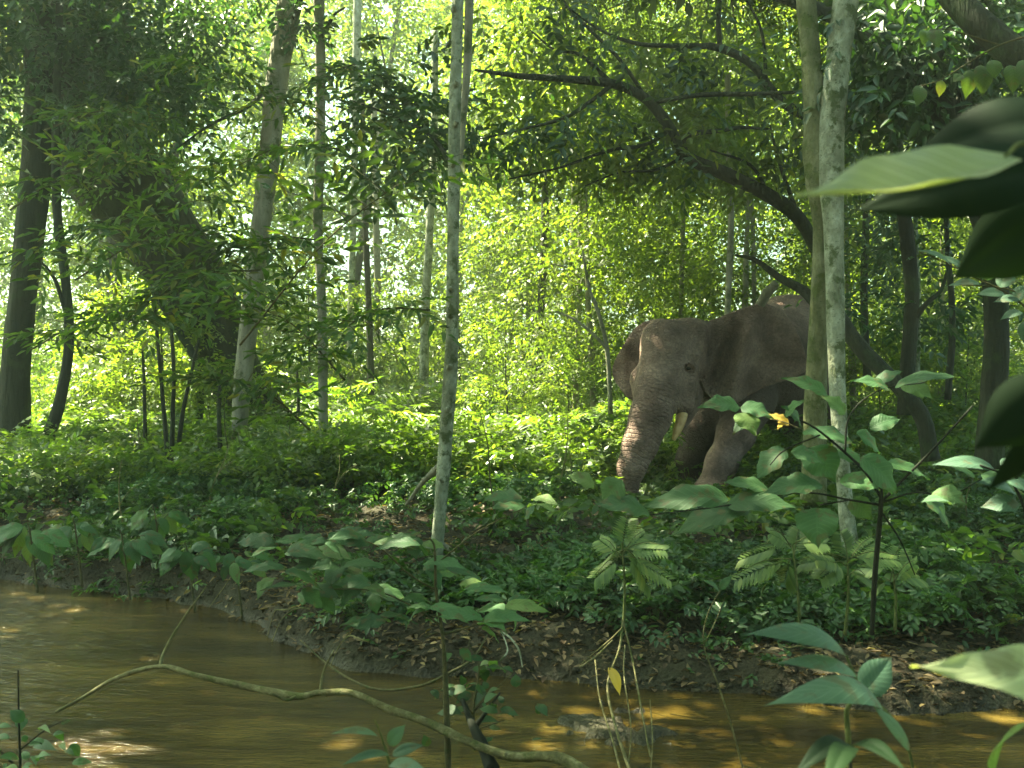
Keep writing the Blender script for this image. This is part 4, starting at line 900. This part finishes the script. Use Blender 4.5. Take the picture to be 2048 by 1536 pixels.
# broad pale shrub left of centre
lv = []
random.seed(5)
for (cx, cy, n_) in ((560, 1100, 6), (640, 1090, 7), (735, 1080, 7), (830, 1080, 6), (610, 1180, 6), (740, 1180, 7), (850, 1140, 5), (860, 1215, 5), (560, 1150, 4), (680, 1135, 6), (960, 1250, 5), (1020, 1215, 5), (1060, 1010, 5), (760, 1240, 4), (930, 1180, 3)):
    for i in range(n_):
        a = random.uniform(-.35, math.pi + .35) if i % 2 else random.uniform(-.3, .4) + (math.pi if random.random() < .5 else 0)
        L = random.uniform(50, 100); bx, by = cx + random.uniform(-16, 16), cy + random.uniform(-12, 12)
        lv.append((bx, by, bx + L * math.cos(a), by + L * math.sin(a) * .45 + 8, random.uniform(24, 42)))
placed_plant('streamside_shrub', 'hazy broad-leaved shrub on thin pale stems before the slender tree\'s foot', 'shrub', 4.6,
 [[(897, 1560, 16), (893, 1430, 14), (887, 1290, 8), (872, 1180, 7), (868, 1090, 5), (845, 1075, 3)], [(872, 1180, 5), (820, 1150, 4), (740, 1085, 3), (640, 1090, 2), (560, 1100, 2)], [(880, 1250, 5), (820, 1210, 4), (740, 1180, 3), (610, 1180, 2)], [(884, 1270, 4), (950, 1250, 3), (1020, 1215, 2)], [(870, 1130, 4), (960, 1060, 3), (1060, 1010, 2)]],
 lv, 'leaf_big', 'twig', k=.35, dj=.35, lobes=.05, wave=.05)
lv = []; random.seed(77)
for i in range(46):
    bx, by = 955 + random.gauss(0, 48), 1385 + random.gauss(0, 55); a = random.uniform(0, 6.28); L = random.uniform(26, 50); lv.append((bx, by, bx + L * math.cos(a), by + L * math.sin(a) * .6, L * .42))
placed_plant('waterside_shrub', 'small-leaved bluish-green shrub standing in the water behind the fallen branch', 'shrub', 4.9,
 [[(950, 1500, 7), (948, 1420, 5), (958, 1330, 3), (940, 1290, 2)], [(948, 1430, 4), (900, 1380, 3), (880, 1330, 2)], [(950, 1420, 4), (1000, 1370, 3), (1030, 1340, 2)], [(950, 1460, 3), (1010, 1440, 2)]], lv, 'leaf_big', 'twig', k=.6, dj=.3, nu=8, nv=2)
# plants hanging over the left bank
for nm, seed, d, cx, cy, n_, Lr, lab in (('bank_sapling', 1, 6.6, 60, 1085, 11, (60, 95), 'big-leaved sapling overhanging the dark water at the left edge'), ('bank_sapling', 2, 6.9, 245, 1100, 10, (40, 75), 'drooping sapling on the left bank, second from the left edge'), ('bank_sapling', 3, 6.8, 375, 1125, 15, (35, 65), 'sapling with rounder leaves where the bank bends to the stream'), ('bank_sapling', 4, 7.2, 150, 1075, 12, (35, 60), 'small sapling between the two big-leaved ones on the left bank'), ('bank_sapling', 5, 7.0, 470, 1140, 13, (30, 55), 'low sapling at the bank bend, left of the streamside shrub'), ('bank_sapling', 6, 7.6, 310, 1050, 12, (35, 60), 'sapling set back from the water behind the drooping one')):
    random.seed(seed); lv = []
    for i in range(n_):
        a = math.pi * (i + .5) / n_ * 1.25 - .12 * math.pi; L = random.uniform(*Lr); bx = cx + random.uniform(-14, 14) + 22 * math.cos(a); by = cy - 22 + random.uniform(-12, 12)
        lv.append((bx, by, bx + L * math.cos(a) * .85, by + L * (.3 + .7 * abs(math.sin(a))), L * random.uniform(.36, .48)))
    placed_plant(nm, lab, 'sapling', d, [[(cx + 15, cy + 100, 9), (cx + 8, cy + 40, 7), (cx, cy - 20, 5), (cx - 5, cy - 40, 3)], [(cx + 5, cy, 4), (cx + 30, cy - 25, 3), (cx + 45, cy - 30, 2)]], lv, 'leaf_bank' if False else 'leaf_big', 'twig', group='saplings on the left bank', k=.7, wave=.04)

# pinnate fern-like plants
def pinnate(ls, org, tip, n_, L, W, up=(0, -.5, .8)):
    org = np.array(org); tip = np.array(tip); ax = tip - org; d = nrm(ax); side = nrm(np.cross(d, np.array(up, float)))
    for i in range(n_):
        t_ = .15 + .85 * (i + .5) / n_; b = org + ax * t_ + np.array([0, 0, -.12 * np.linalg.norm(ax) * t_ * t_])
        for s in (1, -1):
            l = L * (1 - .6 * abs(t_ - .45)) * random.uniform(.85, 1.1)
            ls.add(b, b + (side * s * .85 + d * .55 + np.array([0, 0, -.25])) * l, W * random.uniform(.85, 1.1), up, nu=5, nv=1, fold=.15, arch=.06)
random.seed(21)
ferns = [
 ('pinnate_plant', 'feathery-leaved plant on a single straight stem above stilted roots', 5.7, (1247, 1262), (1244, 1085), [(1200, 1075), (1290, 1060), (1330, 1090), (1215, 1120), (1290, 1120), (1340, 1150), (1190, 1150), (1255, 1030), (1300, 1170)]),
 ('pinnate_plant', 'feathery-leaved plant whose fronds arch leftwards below the double trunk', 5.2, (1600, 1290), (1585, 1090), [(1480, 1110), (1540, 1060), (1520, 1140), (1600, 1050), (1650, 1080), (1470, 1150), (1570, 1160)]),
 ('pinnate_plant', 'drooping feathery plant beside the black sapling stem', 5.3, (1690, 1270), (1695, 1110), [(1630, 1110), (1680, 1060), (1750, 1070), (1640, 1150), (1730, 1150), (1600, 1120), (1790, 1110)]),
 ('pinnate_plant', 'feathery plant right of the black sapling stem', 5.5, (1790, 1260), (1785, 1130), [(1720, 1130), (1830, 1120), (1840, 1150), (1750, 1170), (1800, 1090)]),
]
for nm, lb, d, b0, b1, fr in ferns:
    root = thing(nm, P(b0[0], b0[1], d), lb, 'plant', 'feathery-leaved plants on the bank'); t = Tubes(); ls = LeafSet()
    t.add([P(b0[0], b0[1], d), P((b0[0] + b1[0]) / 2 + 4, (b0[1] + b1[1]) / 2, d), P(b1[0], b1[1], d)], [.009, .007, .004], 7, 5)
    for f in fr:
        s0 = P(b1[0] + random.uniform(-5, 5), b1[1] + random.uniform(-5, 45), d); s1 = P(f[0], f[1], d + random.uniform(-.15, .15))
        t.add([s0, (s0 + s1) / 2 + np.array([0, 0, .03]), s1], [.003, .0025, .0015], 5, 3); pinnate(ls, (s0 * .85 + s1 * .15), s1, 10, .095, .019)
    t.build('stem', M['stem_green'], root); ls.build('foliage', M['leaf_fern'], root)
# stilted roots below the first
root = thing('stilted_stem', P(1245, 1262, 5.6), 'cluster of thin pale stilt stems leaning down into the water', 'plant'); 
for q in ([(1246, 1240, 5.6, 7), (1238, 1300, 5.5, 6), (1215, 1370, 5.4, 6), (1230, 1450, 5.1, 7), (1262, 1550, 4.7, 9)], [(1247, 1245, 5.6, 5), (1265, 1320, 5.5, 5), (1285, 1430, 5.2, 5), (1310, 1560, 4.8, 5)], [(1250, 1250, 5.6, 4), (1225, 1275, 5.7, 4), (1190, 1305, 5.8, 4), (1160, 1330, 5.9, 3)],
          [(1250, 1290, 5.6, 4), (1248, 1350, 5.5, 4), (1262, 1460, 5.1, 3), (1252, 1560, 4.7, 3)], [(1190, 1320, 5.5, 4), (1200, 1400, 5.3, 4), (1225, 1480, 5.0, 5), (1245, 1560, 4.7, 5)], [(1300, 1400, 5.3, 3), (1305, 1480, 5.0, 3), (1300, 1560, 4.7, 3)]):
    t = Tubes(); t.add(px_path([a[:3] for a in q]), [a[3] / 1000 for a in q], 7, 6, .1, q[1][0]); t.build('stem', M['branch'], root)
placed_plant('dangling_leaf', 'yellow-brown dead leaf dangling from the stilt stems over the stream', 'leaf', 5.2, [[(1218, 1325, 2), (1220, 1340, 1.5)]], [(1216, 1335, 1240, 1392, 26)], 'yellow', 'twig')
placed_plant('wiry_stem', 'thin wiry stem rising from the water right of the stilt stems', 'plant', 4.4, [[(1492, 1560, 5), (1465, 1460, 4), (1440, 1380, 3.5), (1408, 1290, 3), (1415, 1230, 2.5), (1440, 1180, 2)], [(1408, 1290, 2), (1432, 1240, 1.6), (1450, 1195, 1.2)]], [(1440, 1180, 1465, 1150, 16), (1438, 1185, 1405, 1160, 16)], 'leaf_big', 'branch')

# ------------------------------------------------------------------ fallen branches over the stream
def stick(name, label, mains, twigs, mt='branch'):
    root = thing(name, P(*mains[0][:3]), label, 'branch'); t = Tubes(); t.add(px_path([q[:3] for q in mains]), [q[3] * (.78 if name == 'fallen_branch' else 1) / 1000 for q in mains], 12, 10, .16, mains[0][0], 3.); t.build('limb', M[mt], root)
    for tw in twigs:
        t = Tubes(); t.add(px_path([q[:3] for q in tw]), [q[3] / 1000 for q in tw], 7, 6, .12, tw[0][0], 3.); t.build('twig', M[mt], root)
stick('fallen_branch', 'long yellow-brown bare branch lying across the stream, forked at its left end', [(112, 1424, 5.45, 9), (165, 1395, 5.4, 10), (235, 1355, 5.3, 13), (320, 1333, 5.2, 16), (390, 1350, 5.1, 19), (500, 1375, 5.0, 21), (595, 1392, 4.9, 22), (640, 1385, 4.85, 20), (710, 1388, 4.8, 21), (770, 1415, 4.7, 21), (850, 1443, 4.6, 22), (930, 1480, 4.5, 23), (1020, 1512, 4.4, 26), (1110, 1515, 4.3, 30), (1180, 1550, 4.2, 32)],
      [[(320, 1333, 5.2, 10), (330, 1300, 5.25, 8), (365, 1240, 5.3, 6), (412, 1174, 5.4, 3)], [(640, 1385, 4.85, 8), (648, 1340, 4.9, 6), (668, 1300, 4.95, 4)], [(650, 1392, 4.85, 7), (670, 1385, 4.85, 9)], [(595, 1392, 4.9, 10), (572, 1400, 4.85, 7), (540, 1385, 4.8, 4)]])
stick('drooping_twig', 'dark curved twig sagging over the stream below the shrub', [(600, 1280, 5.9, 4), (670, 1340, 5.7, 6), (750, 1378, 5.5, 7), (840, 1372, 5.4, 8), (900, 1345, 5.4, 8), (945, 1318, 5.5, 7), (975, 1270, 5.6, 4)], [[(925, 1328, 5.45, 4), (935, 1300, 5.5, 3), (940, 1275, 5.5, 2)]], 'twig')
stick('dark_snag', 'short black snag sticking out of the water behind the fallen branch', [(925, 1400, 4.9, 10), (945, 1450, 4.7, 20), (965, 1490, 4.55, 26), (985, 1540, 4.4, 30)], [[(950, 1455, 4.7, 12), (975, 1420, 4.7, 8), (1000, 1385, 4.75, 5)]], 'stem_black')
stick('bank_twig', 'pale thin twig leaning on the muddy bank', [(1160, 1335, 5.7, 5), (1195, 1310, 5.75, 5), (1225, 1280, 5.8, 4)], [], 'branch')
stick('bank_root', 'mossy log half buried along the top of the muddy bank', [(1090, 1232, 6.9, 30), (1200, 1240, 6.8, 45), (1320, 1248, 6.75, 50), (1450, 1262, 6.7, 45), (1560, 1290, 6.6, 30)], [], 'bark_brown')
for i, (q, lb) in enumerate([([(1000, 1262, 6.4, 6), (1020, 1275, 6.3, 6), (1038, 1300, 6.2, 5), (1045, 1335, 6.15, 4)], 'white bleached root hooking down the bank, right one'), ([(1003, 1262, 6.4, 5), (1015, 1300, 6.2, 5), (1000, 1322, 6.15, 4)], 'bleached root hooking down the bank, left one')]):
    stick('bleached_root', lb, q, [], 'bark_pale')

random.seed(31)
for i in range(34):
    x = random.uniform(-2.6, 2.8); y = float(shore(x)) + random.uniform(.0, 1.1); a = random.uniform(-.5, .5) + (math.pi if random.random() < .5 else 0); L = random.uniform(.15, .5)
    root = thing('fallen_twig', (x, y, float(ground_z(x, y))), 'bare thin twig lying on the muddy stream bank among fallen leaves', 'twig', 'twigs lying on the muddy bank')
    t = Tubes(); pts = []
    for q in np.linspace(0, 1, 5):
        xx = x + math.cos(a) * L * q; yy = y + math.sin(a) * L * q + .04 * math.sin(q * 5 + i); pts.append(np.array([xx, yy, float(ground_z(xx, yy)) + .014 + random.uniform(0, .03)]))
    t.add(pts, np.linspace(random.uniform(.005, .010), .002, 5), 6, 4, .1, i, 3.); t.build('limb', M['root' if i % 3 else 'twig'], root)

# ------------------------------------------------------------------ close foreground foliage
random.seed(3)
def single(name, label, cat, leaf_list, stems, smt='stem_green'):
    """leaf_list: (base, tip, width px, material, up, kwargs), points as (px,py,depth)"""
    root = thing(name, P(*stems[0][0][:3]), label, cat); t = Tubes()
    for s_ in stems: t.add(px_path([q[:3] for q in s_]), [q[3] / 1000 for q in s_], 8, 6)
    t.build('stem', M[smt], root)
    for b, e, w_, mt, up, kw in leaf_list:
        ls = LeafSet(); ls.add(P(*b), P(*e), w_ / F * (b[2] + e[2]) / 2, up, nu=26, nv=6, **kw); o = ls.build('leaf', M[mt], root)
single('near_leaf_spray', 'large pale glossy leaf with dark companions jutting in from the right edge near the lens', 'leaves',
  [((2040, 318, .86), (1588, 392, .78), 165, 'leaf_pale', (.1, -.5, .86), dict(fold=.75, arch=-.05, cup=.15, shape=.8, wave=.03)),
   ((2120, 330, .88), (1700, 425, .92), 150, 'leaf_shaded', (0, -.9, .3), dict(fold=.2, arch=.05)),
   ((2150, 250, 1.0), (1800, 330, 1.05), 150, 'leaf_shaded', (0, -.8, .5), dict(fold=.3, arch=.12)),
   ((2120, 420, .95), (1900, 560, 1.0), 150, 'leaf_shaded', (0, -1, .2), dict(fold=.2, arch=.05)),
   ],
  [[(2300, 500, .9, 3), (2180, 380, .9, 3), (2060, 290, .87, 2), (2010, 312, .86, 1.2)]])
single('hanging_dark_leaf', 'black shaded leaf hanging at the right edge beside the forked trunk', 'leaf',
  [((2130, 760, .9), (1945, 900, .92), 135, 'leaf_shaded', (-.3, -1, .1), dict(fold=.1, arch=.06)), ((2120, 820, .93), (1965, 990, .95), 60, 'leaf_shaded', (0, -1, .1), dict(fold=.1))], [[(2250, 700, .9, 3), (2180, 730, .9, 3), (2120, 765, .9, 2)]], 'stem_black')
single('serrated_leaf', 'bright green ribbed leaf reaching in low at the right edge', 'leaf',
  [((2210, 1372, 1.0), (1822, 1332, .95), 128, 'leaf_pale', (.1, -.75, .75), dict(fold=.15, arch=.03, cup=.1, lobes=.035, wave=.05, shape=.62))], [[(2350, 1500, 1.0, 3), (2280, 1420, 1.0, 3), (2200, 1372, 1.0, 2)]])
single('five_leaf_seedling', 'seedling with five blue-green leaves standing in the stream at the lower right', 'plant',
  [((1690, 1312, 1.9), (1488, 1268, 1.8), 62, 'leaf_blue', (.1, -.55, .8), dict(arch=.14, fold=.15, shape=.8)),
   ((1712, 1352, 1.9), (1548, 1326, 1.8), 46, 'leaf_blue', (.1, -.55, .8), dict(arch=.1, fold=.15)),
   ((1762, 1418, 1.85), (1526, 1412, 1.75), 72, 'leaf_blue', (.1, -.55, .8), dict(arch=.2, fold=.15)),
   ((1722, 1388, 1.9), (1785, 1312, 1.95), 66, 'leaf_blue', (0, -.9, .4), dict(arch=.03, fold=.3)),
   ((1820, 1500, 1.85), (1740, 1405, 1.8), 34, 'leaf_blue', (.3, -.7, .5), dict(arch=.05, fold=.2))],
  [[(1702, 1640, 1.9, 5), (1697, 1480, 1.9, 5), (1694, 1420, 1.9, 4.5), (1716, 1375, 1.9, 3), (1692, 1310, 1.9, 2)], [(1840, 1640, 1.85, 3), (1818, 1500, 1.85, 2.5), (1780, 1430, 1.85, 2), (1718, 1380, 1.9, 2)]], 'stem_green')
single('arching_dark_leaves', 'dark arched leaves at the bottom edge below the seedling', 'plant',
  [((1700, 1500, 1.5), (1580, 1560, 1.4), 46, 'leaf_shaded', (0, -.4, .9), dict(arch=.2)), ((1700, 1500, 1.5), (1815, 1545, 1.4), 46, 'leaf_shaded', (0, -.4, .9), dict(arch=.2)), ((1700, 1510, 1.5), (1640, 1600, 1.35), 50, 'leaf_shaded', (0, -.4, .9), dict(arch=.2)), ((1990, 1540, 1.5), (2070, 1440, 1.4), 70, 'leaf_big', (0, -.6, .7), dict(arch=.1))],
  [[(1704, 1680, 1.5, 3), (1700, 1500, 1.5, 2)]], 'stem_black')
single('low_seedling', 'small pale-leaved seedling at the bottom edge near the fallen branch', 'plant',
  [((755, 1472, 2.1), (660, 1468, 2.0), 26, 'leaf_blue', (0, -.5, .8), dict(arch=.08)), ((778, 1490, 2.1), (812, 1448, 2.1), 30, 'leaf_blue', (0, -.8, .5), dict()), ((778, 1510, 2.1), (680, 1532, 2.0), 24, 'leaf_blue', (0, -.5, .8), dict(arch=.1)), ((785, 1510, 2.1), (850, 1490, 2.1), 26, 'leaf_blue', (0, -.6, .7), dict(arch=.1)), ((780, 1530, 2.1), (860, 1545, 2.0), 30, 'leaf_blue', (0, -.6, .7), dict(arch=.1))],
  [[(790, 1680, 2.1, 4), (780, 1540, 2.1, 3), (765, 1480, 2.1, 2), (750, 1440, 2.1, 1.5)]])
# bluish compound sprays and hanging ribbed leaves on the right
random.seed(9)
placed_plant('pale_spray', 'pale blue-green leaf spray in front of the dark forked trunk', 'branch', 4.0, [[(2080, 640, 5), (2020, 590, 4), (1950, 555, 3), (1880, 520, 2), (1840, 505, 2)], [(2080, 600, 3), (2000, 575, 3), (1920, 570, 2)]],
 [(1900, 530, 1832, 500, 22), (1930, 545, 1870, 510, 26), (1935, 548, 1925, 515, 26), (1965, 560, 1915, 525, 30), (1975, 562, 1970, 525, 34), (2000, 575, 2030, 545, 34), (1960, 570, 1895, 572, 24), (2010, 590, 1950, 590, 26), (2040, 600, 1985, 605, 24), (2030, 600, 2060, 570, 30), (2045, 625, 2000, 640, 26), (2060, 640, 2048, 690, 30)], 'leaf_blue', 'twig', k=.6, dj=.06)
placed_plant('ribbed_leaf_twig', 'yellow-green ribbed leaves hanging from a twig in the upper right', 'branch', 5.2, [[(2100, 60, 6), (2000, 90, 5), (1930, 130, 4), (1880, 160, 3), (1830, 175, 2)], [(2000, 90, 4), (1900, 60, 3), (1860, 60, 2)]],
 [(1862, 58, 1878, 98, 30), (1850, 60, 1845, 90, 22), (1960, 130, 1965, 195, 34), (1940, 140, 1930, 200, 28), (1985, 120, 1990, 160, 26), (2020, 130, 2025, 190, 36), (2045, 120, 2052, 190, 34), (1880, 160, 1878, 195, 20), (1840, 172, 1832, 215, 26), (1925, 150, 1905, 165, 18)], 'leaf_rib', 'twig', k=1.2, dj=.08)
placed_plant('bluish_leaves', 'blue-green leaves low at the right edge below the black hanging leaf', 'plant', 3.0, [[(2100, 1200, 6), (2060, 1050, 5), (2020, 960, 4), (1960, 930, 3)]],
 [(1990, 940, 1862, 930, 36), (2020, 960, 2055, 985, 40), (2030, 990, 1950, 965, 40), (2040, 1010, 1960, 1015, 44), (2000, 930, 2048, 935, 30), (1900, 1010, 1840, 1005, 26)], 'leaf_blue', 'stem_black', k=.5)
# thin-leaved sprays that hang across the left half
random.seed(14)
k = 0
for (bx, by, tx, ty, d, lab) in ((480, 690, 850, 330, 6.5, 'long spray of narrow pale leaves between the leaning grey tree and the slender one'), (690, 760, 470, 600, 7.5, 'leafy spray crossing the straight trunk at mid height'), (150, 560, 420, 470, 8, 'narrow-leaved spray over the curved trunk'), (520, 540, 250, 640, 7.5, 'narrow-leaved spray below the curved trunk\'s bend'),
                                 (700, 300, 420, 360, 7.5, 'narrow-leaved spray across the leaning grey tree\'s upper trunk'), (90, 260, 330, 240, 9, 'pale-flecked spray in the shade of the dark crown'), (620, 860, 420, 760, 7.5, 'spray above the stilt roots'),
  (20, 420, 260, 330, 8.5, 'narrow-leaved spray crossing the upright trunk at the left edge'), (330, 430, 80, 520, 8.2, 'leafy spray between the edge trunk and the curved trunk'), (60, 700, 300, 640, 8.5, 'leafy spray low in front of the thin bent tree'), (640, 480, 420, 540, 8, 'leafy spray touching the leaning grey tree at mid height'), (860, 620, 640, 690, 8, 'low spray between the straight trunk and the slender pale tree'), (300, 120, 520, 200, 9, 'spray high between the curved tree and the leaning grey tree'), (760, 120, 600, 220, 9, 'spray high beside the straight trunk\'s top'), (200, 300, 400, 400, 8.4, 'spray over the upper part of the curved trunk')):
    root = thing('leafy_spray', P(bx, by, d), lab, 'branch', 'leafy sprays on the left')
    A = P(bx, by, d); B = P(tx, ty, d - .5); t = Tubes(); mid = (A + B) / 2 + np.array([0, 0, .12])
    path, _ = t.add([A, mid, B], [.008, .005, .002], 6, 10)
    org = []; hd = []
    for i in range(20):
        q = path[min(len(path) - 1, 2 + i)] if i < len(path) - 2 else path[-1]
        s = 1 if i % 2 else -1
        dirv = nrm((B - A)) * .5 + np.array([s * .75, random.uniform(-.6, .3), random.uniform(-.15, .25)]); org.append(q); hd.append(dirv)
        t.add([q, q + nrm(dirv) * .3], [.003, .001], 4, 1)
    pos, dd_, u, sc, tid = sprays(np.array(org), np.array(hd), np.full(len(org), .45), 11, spread=.8)
    t.build('twig', M['twig'], root); leaves('foliage', pos, dd_, u, .12 * sc, .038 * sc, M['leaf_mid'], root)
# dark leaf clump left of the slender tree
root = thing('shaded_bough', P(905, 300, 8.6), 'dark bushy bough left of the slender pale tree', 'branch')
t = Tubes(); pth, _ = t.add(px_path([(905, 330, 8.2), (860, 270, 8.4), (780, 230, 8.6), (700, 200, 8.8)]), [.02, .016, .012, .006], 7, 6); t.build('limb', M['bark_dark'], root)
cen = np.array([P(rng.normal(790, 65), rng.normal(235, 58), rng.uniform(8.3, 9.3)) for _ in range(26)])
crown(root, cen, .30, 6, .3, .11, .05, M['leaf_dark'], nl=8, name='foliage')

# plants in the lower left corner
random.seed(8); lv = []
for i in range(34):
    bx, by = random.uniform(-20, 150), random.uniform(1420, 1560); a = random.uniform(0, 6.28); L = random.uniform(25, 55); lv.append((bx, by, bx + L * math.cos(a), by + L * math.sin(a) * .5, L * .4))
placed_plant('corner_plant', 'dark small-leaved plant in the lower left corner', 'plant', 4.0, [[(30, 1700, 7), (40, 1560, 6), (38, 1450, 4), (36, 1340, 3)], [(40, 1500, 4), (90, 1460, 3), (130, 1440, 2)], [(40, 1540, 4), (0, 1500, 3), (-20, 1450, 2)]], lv, 'leaf_big', 'stem_black', dj=.3)

# ------------------------------------------------------------------ haze
m, nt, ns, lk = mat('haze'); out = N(ns, 'OutputMaterial'); pv = N(ns, 'VolumePrincipled')
pv.inputs['Density'].default_value = HAZE = .0050; pv.inputs['Color'].default_value = (.85, 1., .8, 1); pv.inputs['Anisotropy'].default_value = .72
lk(pv.outputs[0], out.inputs['Volume'])
x0_, x1_, y0_, y1_, z0_, z1_ = -212, 212, -64, 212, -3, 34
V = np.array([[a, b, c_] for a in (x0_, x1_) for b in (y0_, y1_) for c_ in (z0_, z1_)], float)
Fq = np.array([[0, 1, 3, 2], [4, 6, 7, 5], [0, 4, 5, 1], [2, 3, 7, 6], [0, 2, 6, 4], [1, 5, 7, 3]])
tag(link('haze', mesh_np('haze', V, Fq, smooth=False), m), 'thin pale green forest haze', 'haze', kind='stuff')
